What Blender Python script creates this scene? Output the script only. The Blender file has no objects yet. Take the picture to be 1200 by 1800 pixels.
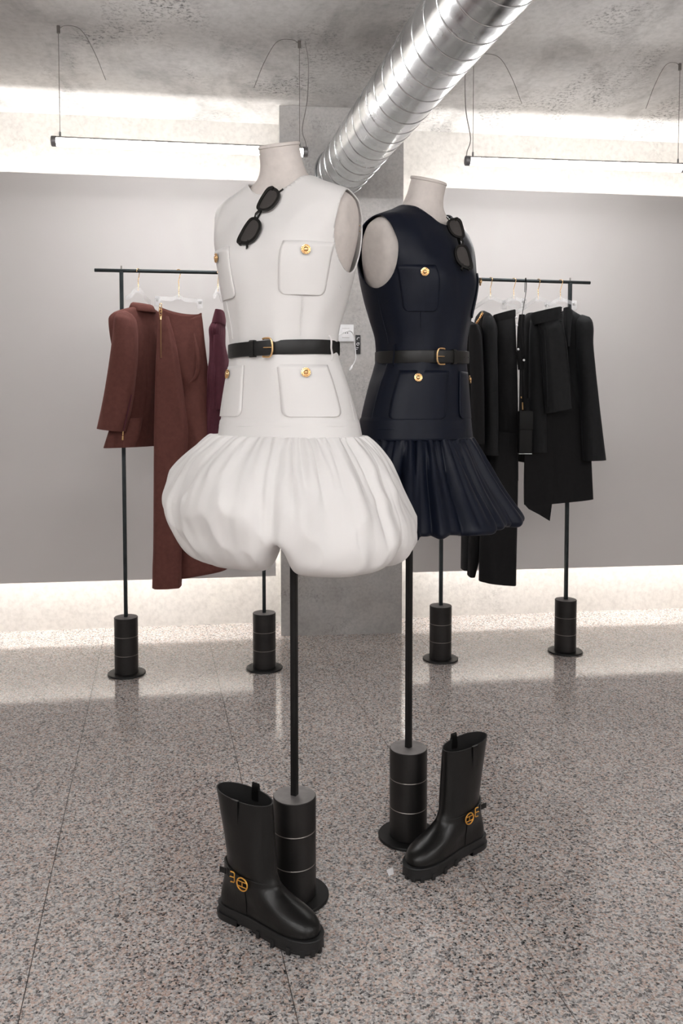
import bpy, bmesh, math, random
from mathutils import Vector, Matrix

# ------------------------------------------------------------------ camera, light, exposure
scene = bpy.context.scene
COL = scene.collection
FPX, CY0, PITCH, CAMH = 1450.0, 787.5, math.atan(0.05), 1.10   # focal length and principal row in pixels of a 1200x1800 frame
cam_data = bpy.data.cameras.new('camera')
cam = bpy.data.objects.new('camera', cam_data)
COL.objects.link(cam)
cam.location = (0, 0, CAMH)
cam.rotation_euler = (math.pi / 2 - PITCH, 0, 0)
cam_data.sensor_fit = 'VERTICAL'
cam_data.sensor_height = 36.0
cam_data.sensor_width = 24.0
cam_data.lens = FPX / 1800.0 * 36.0
cam_data.shift_y = -(900 - CY0) / 1800.0
cam_data.clip_start = 0.02
scene.camera = cam
scene.cycles.caustics_reflective = False
scene.cycles.caustics_refractive = False

world = bpy.data.worlds.new('world')
scene.world = world
world.use_nodes = True
world.node_tree.nodes['Background'].inputs[0].default_value = (0.8, 0.82, 0.85, 1)
world.node_tree.nodes['Background'].inputs[1].default_value = 0.15
scene.view_settings.view_transform = 'Standard'
scene.view_settings.look = 'None'
scene.view_settings.gamma = 1.0
scene.view_settings.use_curve_mapping = False
scene.view_settings.exposure = 0.5
TUBE_LIGHT = 44.0      # radiance of the pendant tubes
STRIP_LIGHT = 21.0     # radiance of the strips behind the wall panels

# ------------------------------------------------------------------ pixel <-> place
SP, CP = math.sin(PITCH), math.cos(PITCH)
def ray(px, py):
    u = (px - 600.0) / FPX; v = (CY0 - py) / FPX
    return Vector((u, CP + v * SP, -SP + v * CP))
def at(px, py, Y):
    d = ray(px, py); return Vector((0, 0, CAMH)) + d * (Y / d.y)
def floor_pt(px, py, z=0.0):
    d = ray(px, py); return Vector((0, 0, CAMH)) + d * ((z - CAMH) / d.z)
def project(p):
    q = Vector(p) - Vector((0, 0, CAMH))
    zf = q.y * CP - q.z * SP; up = q.y * SP + q.z * CP
    return 600 + FPX * q.x / zf, CY0 - FPX * up / zf

# ------------------------------------------------------------------ materials
def new_mat(name):
    m = bpy.data.materials.new(name); m.use_nodes = True
    nt = m.node_tree
    return m, nt, nt.nodes['Principled BSDF']
def node(nt, kind, **kw):
    n = nt.nodes.new(kind)
    for k, v in kw.items(): setattr(n, k, v)
    return n
def coords(nt, scale=(1, 1, 1), rot=(0, 0, 0)):
    tc = node(nt, 'ShaderNodeTexCoord'); mp = node(nt, 'ShaderNodeMapping')
    mp.inputs['Scale'].default_value = scale; mp.inputs['Rotation'].default_value = rot
    nt.links.new(tc.outputs['Object'], mp.inputs['Vector'])
    return mp.outputs['Vector']
def noise(nt, vec, scale, detail=4, rough=0.55, dist=0.0):
    n = node(nt, 'ShaderNodeTexNoise')
    n.inputs['Scale'].default_value = scale; n.inputs['Detail'].default_value = detail
    n.inputs['Roughness'].default_value = rough; n.inputs['Distortion'].default_value = dist
    nt.links.new(vec, n.inputs['Vector'])
    return n.outputs['Fac']
def ramp(nt, fac, stops, interp='LINEAR'):
    r = node(nt, 'ShaderNodeValToRGB'); r.color_ramp.interpolation = interp
    el = r.color_ramp.elements
    while len(el) < len(stops): el.new(0.5)
    for e, (p, c) in zip(el, stops):
        e.position = p
        e.color = (c, c, c, 1) if isinstance(c, (int, float)) else (*c, 1)
    nt.links.new(fac, r.inputs['Fac'])
    return r.outputs['Color']
def mix(nt, a, b, fac, mode='MIX'):
    m = node(nt, 'ShaderNodeMix', data_type='RGBA', blend_type=mode)
    for sock, v in ((m.inputs[6], a), (m.inputs[7], b)):
        if isinstance(v, tuple): sock.default_value = (*v, 1)
        else: nt.links.new(v, sock)
    if isinstance(fac, (int, float)): m.inputs[0].default_value = fac
    else: nt.links.new(fac, m.inputs[0])
    return m.outputs[2]
def bump(nt, bsdf, height, strength=0.2, dist=0.01):
    b = node(nt, 'ShaderNodeBump'); b.inputs['Strength'].default_value = strength; b.inputs['Distance'].default_value = dist
    nt.links.new(height, b.inputs['Height']); nt.links.new(b.outputs['Normal'], bsdf.inputs['Normal'])

def plain(name, col, rough=0.5, metal=0.0, var=0.06, scale=30, bumpy=0.0, sheen=0.0, spec=0.5, sheencol=None, aniso=0.0, trans=0.0, coat=0.0, wrinkle=0.0):
    m, nt, b = new_mat(name)
    v = coords(nt)
    f = noise(nt, v, scale, 3)
    dark = tuple(c * (1 - var) for c in col); light = tuple(min(1, c * (1 + var)) for c in col)
    nt.links.new(ramp(nt, f, [(0.3, dark), (0.7, light)]), b.inputs['Base Color'])
    b.inputs['Roughness'].default_value = rough; b.inputs['Metallic'].default_value = metal
    b.inputs['Specular IOR Level'].default_value = spec
    b.inputs['Anisotropic'].default_value = aniso
    b.inputs['Transmission Weight'].default_value = trans
    b.inputs['Coat Weight'].default_value = coat
    if sheen:
        b.inputs['Sheen Weight'].default_value = sheen; b.inputs['Sheen Roughness'].default_value = 0.4
        b.inputs['Sheen Tint'].default_value = (*(sheencol or col), 1)
    if bumpy:
        bump(nt, b, noise(nt, v, scale * 14, 2), bumpy, 0.002)
    if wrinkle:
        b2 = node(nt, 'ShaderNodeBump'); b2.inputs['Strength'].default_value = wrinkle; b2.inputs['Distance'].default_value = 0.03
        nt.links.new(noise(nt, coords(nt, (1, 1, 0.4)), 9, 2, 0.5, 0.6), b2.inputs['Height'])
        if b.inputs['Normal'].is_linked: nt.links.new(b2.outputs['Normal'], b.inputs['Normal'].links[0].from_node.inputs['Normal'])
        else: nt.links.new(b2.outputs['Normal'], b.inputs['Normal'])
    return m
def emitter(name, col, strength):
    m, nt, b = new_mat(name)
    b.inputs['Base Color'].default_value = (0.9, 0.9, 0.9, 1)
    b.inputs['Emission Color'].default_value = (*col, 1); b.inputs['Emission Strength'].default_value = strength
    return m

def concrete(name, base, dark, stain, stain_amt, pit=0.5, warm=None, scale=1.0, streak=(1, 1, 1)):
    m, nt, b = new_mat(name)
    v = coords(nt, tuple(scale * s for s in streak)); v0 = coords(nt, (scale,) * 3)
    big = noise(nt, v, 1.3, 6, 0.6, 0.3)
    c = ramp(nt, big, [(0.3, dark), (0.68, base)])
    if warm: c = mix(nt, c, warm, ramp(nt, noise(nt, v0, 3.1, 4), [(0.45, 0.0), (0.7, 0.6)]))
    fine = noise(nt, v0, 45, 4)
    c = mix(nt, c, ramp(nt, fine, [(0.3, 0.86), (0.6, 1.0)]), 1.0, 'MULTIPLY')
    # dark blotches of pitting: broad patches broken up by fine grain
    patch = ramp(nt, noise(nt, v, 2.6, 3, 0.6, 0.6), [(0.51, 0.0), (0.66, 1.0)])
    grain = ramp(nt, noise(nt, v0, 60, 6, 0.75), [(0.50, 0.0), (0.60, 1.0)])
    mm = node(nt, 'ShaderNodeMath', operation='MULTIPLY'); nt.links.new(patch, mm.inputs[0]); nt.links.new(grain, mm.inputs[1])
    m2 = node(nt, 'ShaderNodeMath', operation='MULTIPLY'); nt.links.new(mm.outputs[0], m2.inputs[0]); m2.inputs[1].default_value = stain_amt
    c = mix(nt, c, stain, m2.outputs[0])
    soft = ramp(nt, noise(nt, v, 4.2, 5, 0.65, 0.4), [(0.50, 0.0), (0.72, 0.45 * stain_amt)])
    c = mix(nt, c, stain, soft)
    vor = node(nt, 'ShaderNodeTexVoronoi'); vor.inputs['Scale'].default_value = 38; nt.links.new(v0, vor.inputs['Vector'])
    dots = ramp(nt, vor.outputs['Distance'], [(0.05, pit), (0.12, 0.0)])
    c = mix(nt, c, stain, dots)
    nt.links.new(c, b.inputs['Base Color'])
    b.inputs['Roughness'].default_value = 0.85; b.inputs['Specular IOR Level'].default_value = 0.25
    bump(nt, b, noise(nt, v0, 25, 6, 0.7), 0.15, 0.01)
    return m

def granite(name):
    m, nt, b = new_mat(name)
    v = coords(nt)
    wob = node(nt, 'ShaderNodeTexNoise'); wob.inputs['Scale'].default_value = 150; wob.inputs['Detail'].default_value = 2
    nt.links.new(v, wob.inputs['Vector'])
    sc = node(nt, 'ShaderNodeVectorMath', operation='SCALE'); sc.inputs['Scale'].default_value = 0.006
    nt.links.new(wob.outputs['Color'], sc.inputs[0])
    ad = node(nt, 'ShaderNodeVectorMath', operation='ADD'); nt.links.new(v, ad.inputs[0]); nt.links.new(sc.outputs[0], ad.inputs[1])
    def cells(scale):
        vo = node(nt, 'ShaderNodeTexVoronoi'); vo.inputs['Scale'].default_value = scale
        nt.links.new(ad.outputs[0], vo.inputs['Vector'])
        s = node(nt, 'ShaderNodeSeparateColor'); nt.links.new(vo.outputs['Color'], s.inputs[0])
        return s
    s1 = cells(205); s2 = cells(350)
    c1 = ramp(nt, s1.outputs[0], [(0.0, (0.022, 0.024, 0.028)), (0.15, (0.13, 0.128, 0.132)), (0.25, (0.50, 0.36, 0.30)),
                                  (0.42, (0.40, 0.385, 0.38)), (0.64, (0.66, 0.635, 0.62)), (0.86, (0.66, 0.53, 0.46))], 'CONSTANT')
    c2 = ramp(nt, s2.outputs[0], [(0.0, (0.02, 0.022, 0.026)), (0.22, (0.34, 0.325, 0.32)), (0.5, (0.62, 0.595, 0.58)), (0.8, (0.52, 0.42, 0.37))], 'CONSTANT')
    c = mix(nt, c1, c2, ramp(nt, s1.outputs[1], [(0.0, 0.2), (1.0, 0.62)]))
    cloud = ramp(nt, noise(nt, v, 1.7, 4), [(0.3, 0.86), (0.7, 1.06)])
    c = mix(nt, c, cloud, 1.0, 'MULTIPLY')
    # faint warm cast of some of the stone
    nt.links.new(c, b.inputs['Base Color'])
    rr = ramp(nt, noise(nt, v, 5, 3), [(0.3, 0.065), (0.7, 0.11)])
    nt.links.new(rr, b.inputs['Roughness'])
    b.inputs['Specular IOR Level'].default_value = 0.5
    b.inputs['IOR'].default_value = 1.6
    return m

M = {}
M['ceiling'] = concrete('ceiling_concrete', (0.70, 0.685, 0.67), (0.52, 0.51, 0.50), (0.10, 0.098, 0.096), 0.9, 0.12, (0.58, 0.555, 0.53), 1.0, (1.0, 0.55, 1))
M['backwall'] = concrete('wall_concrete', (0.76, 0.74, 0.71), (0.66, 0.64, 0.61), (0.34, 0.33, 0.31), 0.35, 0.10, (0.72, 0.69, 0.645), 1.0)
M['column'] = concrete('column_concrete', (0.53, 0.51, 0.495), (0.38, 0.37, 0.36), (0.16, 0.156, 0.15), 0.55, 0.35, (0.42, 0.39, 0.365), 1.7)
M['panel'] = plain('panel_paint', (0.60, 0.575, 0.565), 0.62, var=0.015, scale=2, spec=0.3)
M['plaster'] = plain('room_plaster', (0.62, 0.60, 0.58), 0.8, var=0.02, scale=2, spec=0.2)
M['granite'] = granite('granite_slab')
M['grout'] = plain('joint_filler', (0.10, 0.092, 0.088), 0.8)
M['steel_duct'] = None
def duct_mat():
    m, nt, b = new_mat('galvanised_steel')
    v = coords(nt, (1, 1, 1)); 
    vo = node(nt, 'ShaderNodeTexVoronoi'); vo.inputs['Scale'].default_value = 26; nt.links.new(v, vo.inputs['Vector'])
    s = node(nt, 'ShaderNodeSeparateColor'); nt.links.new(vo.outputs['Color'], s.inputs[0])
    c = ramp(nt, s.outputs[0], [(0.0, (0.66, 0.68, 0.69)), (1.0, (0.78, 0.80, 0.81))])
    c = mix(nt, c, ramp(nt, noise(nt, v, 6, 4), [(0.35, 0.82), (0.65, 1.0)]), 1.0, 'MULTIPLY')
    nt.links.new(c, b.inputs['Base Color'])
    b.inputs['Metallic'].default_value = 1.0
    nt.links.new(ramp(nt, noise(nt, v, 12, 3), [(0.3, 0.17), (0.7, 0.30)]), b.inputs['Roughness'])
    return m
M['steel_duct'] = duct_mat()
M['black_metal'] = plain('blackened_steel', (0.017, 0.0165, 0.0165), 0.48, 0.6, var=0.25, scale=14, spec=0.5)
M['rail_metal'] = plain('gunmetal_tube', (0.035, 0.042, 0.045), 0.38, 0.8, var=0.2, scale=30)
M['weight_metal'] = plain('cast_weight', (0.026, 0.024, 0.0235), 0.42, 0.55, var=0.3, scale=9, bumpy=0.05)
M['weight_edge'] = plain('bare_steel_edge', (0.30, 0.27, 0.25), 0.4, 0.7)
M['weight_top'] = plain('brushed_weight_top', (0.27, 0.255, 0.25), 0.42, 0.5, var=0.15, scale=40)
M['tube'] = emitter('tube_glow', (1.0, 0.988, 0.985), TUBE_LIGHT)
M['strip'] = emitter('strip_glow', (1.0, 0.975, 0.94), STRIP_LIGHT)
M['lamp_cap'] = plain('lamp_aluminium', (0.30, 0.30, 0.31), 0.4, 0.8)
M['lamp_housing'] = plain('lamp_housing', (0.62, 0.60, 0.59), 0.5, 0.0)
M['wire'] = plain('steel_wire', (0.20, 0.185, 0.17), 0.5, 0.6)
M['cord'] = plain('grey_cord', (0.33, 0.31, 0.30), 0.6)
M['linen'] = plain('linen_form', (0.70, 0.645, 0.61), 0.85, var=0.05, scale=60, bumpy=0.25, spec=0.2)
M['white_cloth'] = plain('ivory_cady', (0.78, 0.765, 0.755), 0.55, var=0.012, scale=12, bumpy=0.06, sheen=0.12, spec=0.3, wrinkle=0.1)
M['navy_cloth'] = plain('navy_satin', (0.0038, 0.0060, 0.0145), 0.47, var=0.06, scale=40, bumpy=0.10, sheen=0.02, sheencol=(0.20, 0.28, 0.5), spec=0.22, wrinkle=0.12)
M['belt_leather'] = plain('belt_leather', (0.008, 0.0078, 0.0075), 0.40, var=0.15, scale=60, bumpy=0.12, spec=0.35)
M['boot_leather'] = plain('boot_leather', (0.0045, 0.0043, 0.0042), 0.32, var=0.2, scale=20, bumpy=0.10, spec=0.4, wrinkle=0.08)
M['boot_inside'] = plain('boot_lining', (0.006, 0.0055, 0.0055), 0.9)
M['rubber'] = plain('boot_rubber', (0.009, 0.009, 0.0095), 0.55, var=0.2)
M['gold'] = plain('gold_metal', (0.86, 0.56, 0.28), 0.25, 1.0, var=0.08, scale=60)
M['dark_gold'] = plain('brushed_gold', (0.98, 0.52, 0.12), 0.45, 1.0, var=0.08, scale=60)
M['brass_zip'] = plain('brass_zip', (0.30, 0.17, 0.08), 0.5, 0.6)
M['acetate'] = plain('black_acetate', (0.006, 0.006, 0.006), 0.13, spec=0.6)
M['lens'] = plain('smoked_lens', (0.055, 0.05, 0.048), 0.08, spec=0.6)
M['burgundy'] = plain('burgundy_wool', (0.125, 0.046, 0.038), 0.8, var=0.10, scale=60, bumpy=0.2, sheen=0.35, sheencol=(0.45, 0.2, 0.18), spec=0.2, wrinkle=0.6)
M['wine'] = plain('wine_knit', (0.085, 0.024, 0.036), 0.8, var=0.10, scale=60, bumpy=0.2, sheen=0.3, sheencol=(0.4, 0.15, 0.2), spec=0.2, wrinkle=0.5)
M['black_wool'] = plain('black_wool', (0.0085, 0.0082, 0.0088), 0.8, var=0.12, scale=60, bumpy=0.25, sheen=0.06, sheencol=(0.4, 0.4, 0.45), spec=0.2, wrinkle=0.6)
M['charcoal_wool'] = plain('charcoal_wool', (0.014, 0.0145, 0.0155), 0.8, var=0.12, scale=60, bumpy=0.25, sheen=0.06, sheencol=(0.4, 0.4, 0.45), spec=0.2, wrinkle=0.6)
M['black_patent'] = plain('black_bag_leather', (0.005, 0.005, 0.005), 0.6, spec=0.25)
M['white_plastic'] = plain('white_plastic', (0.75, 0.75, 0.76), 0.35)
M['black_plastic'] = plain('black_plastic', (0.012, 0.012, 0.014), 0.5)
M['paper'] = plain('white_paper', (0.80, 0.79, 0.80), 0.7)
M['silver'] = plain('silver_trim', (0.6, 0.6, 0.6), 0.3, 1.0)
def acrylic():
    m, nt, b = new_mat('clear_acrylic')
    v = coords(nt)
    nt.links.new(ramp(nt, noise(nt, v, 8, 2), [(0.3, (0.95, 0.96, 0.98)), (0.7, (1.0, 1.0, 1.0))]), b.inputs['Base Color'])
    b.inputs['Roughness'].default_value = 0.12; b.inputs['Alpha'].default_value = 0.17
    return m
M['acrylic'] = acrylic()

# ------------------------------------------------------------------ mesh helpers
TAU = 2 * math.pi
def smoothstep(a, b, x):
    t = max(0.0, min(1.0, (x - a) / (b - a))); return t * t * (3 - 2 * t)
def spline(pts, n, closed=False):
    """Catmull-Rom through pts (tuples of any length)"""
    out = []; k = len(pts); segs = k if closed else k - 1
    for i in range(n):
        t = i / n * segs if closed else i / (n - 1) * segs
        s = min(int(t), segs - 1); u = t - s
        def P(j):
            if closed: return pts[j % k]
            if j < 0: return tuple(2 * a - b for a, b in zip(pts[0], pts[1]))
            if j >= k: return tuple(2 * a - b for a, b in zip(pts[-1], pts[-2]))
            return pts[j]
        p0, p1, p2, p3 = P(s - 1), P(s), P(s + 1), P(s + 2)
        out.append(tuple(0.5 * (2 * b + (c - a) * u + (2 * a - 5 * b + 4 * c - d) * u * u + (3 * b - a - 3 * c + d) * u ** 3)
                         for a, b, c, d in zip(p0, p1, p2, p3)))
    return out
def table(rows, x):
    """smooth monotone-ish interpolation of rows (x, ...) sorted by x"""
    if x <= rows[0][0]: return rows[0][1:]
    if x >= rows[-1][0]: return rows[-1][1:]
    for i in range(len(rows) - 1):
        if rows[i][0] <= x <= rows[i + 1][0]: break
    x0, x1 = rows[i][0], rows[i + 1][0]; h = x1 - x0; u = (x - x0) / h
    res = []
    for c in range(1, len(rows[0])):
        def slope(j):
            if j <= 0: return (rows[1][c] - rows[0][c]) / (rows[1][0] - rows[0][0])
            if j >= len(rows) - 1: return (rows[-1][c] - rows[-2][c]) / (rows[-1][0] - rows[-2][0])
            a = (rows[j][c] - rows[j - 1][c]) / (rows[j][0] - rows[j - 1][0]); b = (rows[j + 1][c] - rows[j][c]) / (rows[j + 1][0] - rows[j][0])
            return 0.0 if a * b <= 0 else 2 * a * b / (a + b)
        m0, m1 = slope(i) * h, slope(i + 1) * h
        y0, y1 = rows[i][c], rows[i + 1][c]
        res.append((2*u**3 - 3*u**2 + 1) * y0 + (u**3 - 2*u**2 + u) * m0 + (-2*u**3 + 3*u**2) * y1 + (u**3 - u**2) * m1)
    return tuple(res)

def grid_faces(nr, nc, wrap=True, off=0):
    f = []
    for i in range(nr - 1):
        for j in range(nc if wrap else nc - 1):
            k = (j + 1) % nc
            f.append((off + i * nc + j, off + i * nc + k, off + (i + 1) * nc + k, off + (i + 1) * nc + j))
    return f
def loft(rings, cap0=False, cap1=False):
    nc = len(rings[0]); v = [Vector(p) for r in rings for p in r]; f = grid_faces(len(rings), nc)
    if cap0: f.append(tuple(range(nc - 1, -1, -1)))
    if cap1: f.append(tuple(range((len(rings) - 1) * nc, len(rings) * nc)))
    return v, f
def join(*ms):
    v, f = [], []
    for a, b in ms:
        o = len(v); v += list(a); f += [tuple(i + o for i in q) for q in b]
    return v, f
def move(m, mat):
    return [mat @ Vector(p) for p in m[0]], m[1]
def shift(m, d):
    d = Vector(d); return [Vector(p) + d for p in m[0]], m[1]
def frame_for(t):
    t = t.normalized(); up = Vector((0, 0, 1)) if abs(t.z) < 0.95 else Vector((1, 0, 0))
    a = t.cross(up).normalized(); b = a.cross(t).normalized(); return a, b
def tube(pts, r, n=8, closed=False, caps=True, flat=None):
    """tube along points; r number or list; flat=(ra, rb) elliptical"""
    pts = [Vector(p) for p in pts]; rings = []; k = len(pts); pa = None
    for i, p in enumerate(pts):
        if closed: t = pts[(i + 1) % k] - pts[i - 1]
        else: t = pts[min(i + 1, k - 1)] - pts[max(i - 1, 0)]
        t.normalize()
        if pa is None: a, b = frame_for(t)
        else:
            a = pa - t * pa.dot(t)
            a = a.normalized() if a.length > 1e-6 else frame_for(t)[0]
            b = a.cross(t).normalized()
        pa = a
        rr = r[i] if isinstance(r, (list, tuple)) else r
        ra, rb = flat if flat else (rr, rr)
        rings.append([p + a * (ra * math.cos(TAU * j / n)) + b * (rb * math.sin(TAU * j / n)) for j in range(n)])
    if closed:
        rings.append(rings[0]); return loft(rings)
    return loft(rings, caps, caps)
def lathe(prof, n=40, centre=(0, 0)):
    rings = [[Vector((centre[0] + r * math.cos(TAU * j / n), centre[1] + r * math.sin(TAU * j / n), z)) for j in range(n)] for r, z in prof]
    return loft(rings, True, True)
def box(sx, sy, sz, bev=0.0, centre=(0, 0, 0), seg=2):
    bm = bmesh.new(); bmesh.ops.create_cube(bm, size=1.0)
    for v in bm.verts: v.co = Vector((v.co.x * sx, v.co.y * sy, v.co.z * sz))
    if bev: bmesh.ops.bevel(bm, geom=list(bm.edges), offset=bev, segments=seg, affect='EDGES', profile=0.5)
    v = [x.co.copy() + Vector(centre) for x in bm.verts]; bm.verts.index_update()
    f = [tuple(q.index for q in fc.verts) for fc in bm.faces]; bm.free()
    return v, f
def prism(poly, h0, h1):
    """polygon of (x, y) extruded from z=h0 to z=h1"""
    n = len(poly)
    v = [Vector((x, y, h0)) for x, y in poly] + [Vector((x, y, h1)) for x, y in poly]
    f = [tuple(range(n - 1, -1, -1)), tuple(range(n, 2 * n))] + [(i, (i + 1) % n, n + (i + 1) % n, n + i) for i in range(n)]
    return v, f
def ring_plate(outer, inner, h0, h1):
    """flat ring between two outlines of the same count"""
    n = len(outer)
    v = [Vector((x, y, h0)) for x, y in outer] + [Vector((x, y, h0)) for x, y in inner] + [Vector((x, y, h1)) for x, y in outer] + [Vector((x, y, h1)) for x, y in inner]
    f = []
    for i in range(n):
        j = (i + 1) % n
        f += [(i, n + i, n + j, j), (2*n + i, 2*n + j, 3*n + j, 3*n + i), (i, j, 2*n + j, 2*n + i), (n + i, 3*n + i, 3*n + j, n + j)]
    return v, f
def clip(m, fn):
    """keep the side of a mesh where fn(p) >= 0, cutting faces along fn = 0"""
    V, F = m; val = [fn(p) for p in V]; nv, nf, idx, cut = [], [], {}, {}
    def keep(i):
        if i not in idx: idx[i] = len(nv); nv.append(V[i])
        return idx[i]
    def cross(i, j):
        k = (min(i, j), max(i, j))
        if k not in cut:
            a, b = k; pa, pb, fa = V[a], V[b], val[a]
            lo, hi = 0.0, 1.0
            for _ in range(12):
                mid = (lo + hi) / 2
                if (fn(pa.lerp(pb, mid)) >= 0) == (fa >= 0): lo = mid
                else: hi = mid
            cut[k] = len(nv); nv.append(pa.lerp(pb, (lo + hi) / 2))
        return cut[k]
    for q in F:
        poly = []
        for a, b in zip(q, q[1:] + q[:1]):
            if val[a] >= 0: poly.append(keep(a))
            if (val[a] >= 0) != (val[b] >= 0): poly.append(cross(a, b))
        if len(poly) >= 3: nf.append(tuple(poly))
    return nv, nf

# ------------------------------------------------------------------ objects
BASE = {}
def thing(name, label, cat, loc=(0, 0, 0), rz=0.0, group=None, kind=None):
    o = bpy.data.objects.new(name, None); COL.objects.link(o)
    o.location = loc; o.rotation_euler = (0, 0, rz); o.empty_display_size = 0.1
    o['label'] = label; o['category'] = cat
    if group: o['group'] = group
    if kind: o['kind'] = kind
    BASE[o.name] = Matrix.Translation(loc) @ Matrix.Rotation(rz, 4, 'Z')
    return o
def part(name, m, mat, parent=None, world=False, smooth=True, label=None, solid=0.0, offset=0.0, angle=40, sub=0):
    me = bpy.data.meshes.new(name)
    V = m[0]
    if world and parent is not None:
        root = parent
        while root.parent: root = root.parent
        if root.name in BASE:
            inv = BASE[root.name].inverted(); V = [inv @ Vector(p) for p in V]
    me.from_pydata([tuple(p) for p in V], [], [tuple(q) for q in m[1]])
    me.validate()
    bm = bmesh.new(); bm.from_mesh(me); bmesh.ops.recalc_face_normals(bm, faces=bm.faces); bm.to_mesh(me); bm.free()
    if smooth:
        me.polygons.foreach_set('use_smooth', [True] * len(me.polygons))
        try: me.set_sharp_from_angle(angle=math.radians(angle))
        except Exception: pass
    me.materials.append(mat)
    o = bpy.data.objects.new(name, me); COL.objects.link(o)
    if parent is not None: o.parent = parent
    if label: o['label'] = label
    if sub:
        md = o.modifiers.new('smooth', 'SUBSURF'); md.levels = sub; md.render_levels = sub
    if solid:
        md = o.modifiers.new('thick', 'SOLIDIFY'); md.thickness = solid; md.offset = offset
    return o
def tag(o, label, cat=None, group=None, kind=None):
    o['label'] = label
    if cat: o['category'] = cat
    if group: o['group'] = group
    if kind: o['kind'] = kind
    return o

# ================================================================== THE ROOM
WA = math.atan(FPX / 10690.0)               # the back wall runs a little away to the right
WU = Vector((math.cos(WA), math.sin(WA), 0)); WN = Vector((math.sin(WA), -math.cos(WA), 0))   # along it, and out of it into the room
W0 = floor_pt(446, 1095); W0 = W0 - WU * (W0.x / WU.x)      # where it crosses x = 0
CEIL = 2.50
def wallp(s, out=0.0, z=0.0): return W0 + WU * s + WN * out + Vector((0, 0, z))
XL, XR, YB = -3.3, 3.8, -3.2
def wall_y(x): return W0.y + x * WU.y / WU.x

room = [(XL, YB), (XR, YB), (XR, wall_y(XR)), (XL, wall_y(XL))]
# floor: granite slabs laid on a dark joint bed
SLAB = 0.488; SLEN = 0.976
sd = Vector((-0.226, 1, 0)).normalized(); sc_ = Vector((1, 0.226, 0)).normalized()
floor = part('floor', prism(room, -0.06, -0.004), M['grout'], smooth=False)
tag(floor, 'floor of polished pinkish grey granite slabs', None, kind='structure')
org = floor_pt(185, 1107); cj = floor_pt(350, 1142)
def clip_poly(poly, bounds):
    for i in range(len(bounds)):
        a, b = bounds[i], bounds[(i + 1) % len(bounds)]
        ins = lambda p: (b[0]-a[0])*(p[1]-a[1]) - (b[1]-a[1])*(p[0]-a[0])
        out = []
        for p, q in zip(poly, poly[1:] + poly[:1]):
            fp, fq = ins(p), ins(q)
            if fp >= 0: out.append(p)
            if (fp >= 0) != (fq >= 0):
                t = fp / (fp - fq); out.append((p[0] + (q[0]-p[0])*t, p[1] + (q[1]-p[1])*t))
        poly = out
        if len(poly) < 3: return []
    return poly
rnd = random.Random(4)
GAP = 0.0009
lo0 = (cj - org).dot(sd)
for i in range(-8, 11):
    for j in range(-8, 4):
        a0 = i * SLAB + GAP; a1 = (i + 1) * SLAB - GAP
        b0 = lo0 + j * SLEN + GAP; b1 = lo0 + (j + 1) * SLEN - GAP
        quad = [org + sc_ * a + sd * b for a, b in ((a0, b0), (a1, b0), (a1, b1), (a0, b1))]
        poly = clip_poly([(p.x, p.y) for p in quad], room)
        if len(poly) >= 3:
            part('slab', prism(poly, -0.018, 0.0), M['granite'], floor, smooth=False)

tag(part('ceiling', prism([(XL, YB), (XR, YB), (XR, wall_y(XR) + 0.2), (XL, wall_y(XL) + 0.2)], CEIL, CEIL + 0.12), M['ceiling'], smooth=False),
    'raw grey concrete ceiling with dark pitted stains', None, kind='structure')
def slab_wall(name, a, b, thick, mat, label, z0=0.0, z1=CEIL):
    a, b = Vector(a), Vector(b); d = (b - a).normalized(); n = Vector((-d.y, d.x, 0)) * thick
    poly = [(p.x, p.y) for p in (a, b, b + n, a + n)]
    return tag(part(name, prism(poly, z0, z1), mat, smooth=False), label, None, kind='structure')
slab_wall('wall_back', wallp((XL) / WU.x), wallp(XR / WU.x), 0.15, M['backwall'], 'pale concrete back wall showing above and below the grey panels')
slab_wall('wall_left', (XL, YB, 0), (XL, wall_y(XL), 0), 0.12, M['plaster'], 'plain plastered wall left of the view')
slab_wall('wall_right', (XR, wall_y(XR), 0), (XR, YB, 0), 0.12, M['plaster'], 'plain plastered wall right of the view')
slab_wall('wall_front', (XR, YB, 0), (XL, YB, 0), 0.12, M['plaster'], 'plain plastered wall behind the viewer')

# concrete column
cl, cr = floor_pt(494, 1118), floor_pt(706, 1113)
CD = (cr - cl).normalized(); CN = Vector((CD.y, -CD.x, 0))
colpoly = [cl, cr, cr - CN * 0.26, cl - CN * 0.26]
cx_ = sum((p for p in colpoly), Vector()) / 4
bm = bmesh.new()
column = part('column', prism([(p.x, p.y) for p in colpoly], 0.0, CEIL), M['column'], smooth=False)
tag(column, 'square grey concrete column between the two wall panels', None, kind='structure')

# floating grey panels, a hand's width off the concrete
PD = 0.22; PT = 0.02
pb = wallp(0, PD)
def panel_z(py, px):
    d = ray(px, py); n = WN
    t = ((wallp(0, PD) - Vector((0, 0, CAMH))).dot(n)) / d.dot(n)
    return CAMH + d.z * t
PZ0, PZ1 = panel_z(1009.5, 600), panel_z(323.5, 600)
def panel_s(px, py=600):
    d = ray(px, py); t = ((wallp(0, PD) - Vector((0, 0, CAMH))).dot(WN)) / d.dot(WN)
    return (Vector((0, 0, CAMH)) + d * t - wallp(0, PD)).dot(WU)
def wpanel(name, s0, s1, label):
    poly = [wallp(s0, PD), wallp(s1, PD), wallp(s1, PD - PT), wallp(s0, PD - PT)]
    o = part(name, prism([(p.x, p.y) for p in poly], PZ0, PZ1), M['panel'], smooth=False)
    return tag(o, label, None, kind='structure')
SL1 = panel_s(483); SR0 = cr.x + 0.012
wpanel('wall_panel', XL / WU.x + 0.12, SL1, 'floating light grey wall panel left of the concrete column')
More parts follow.
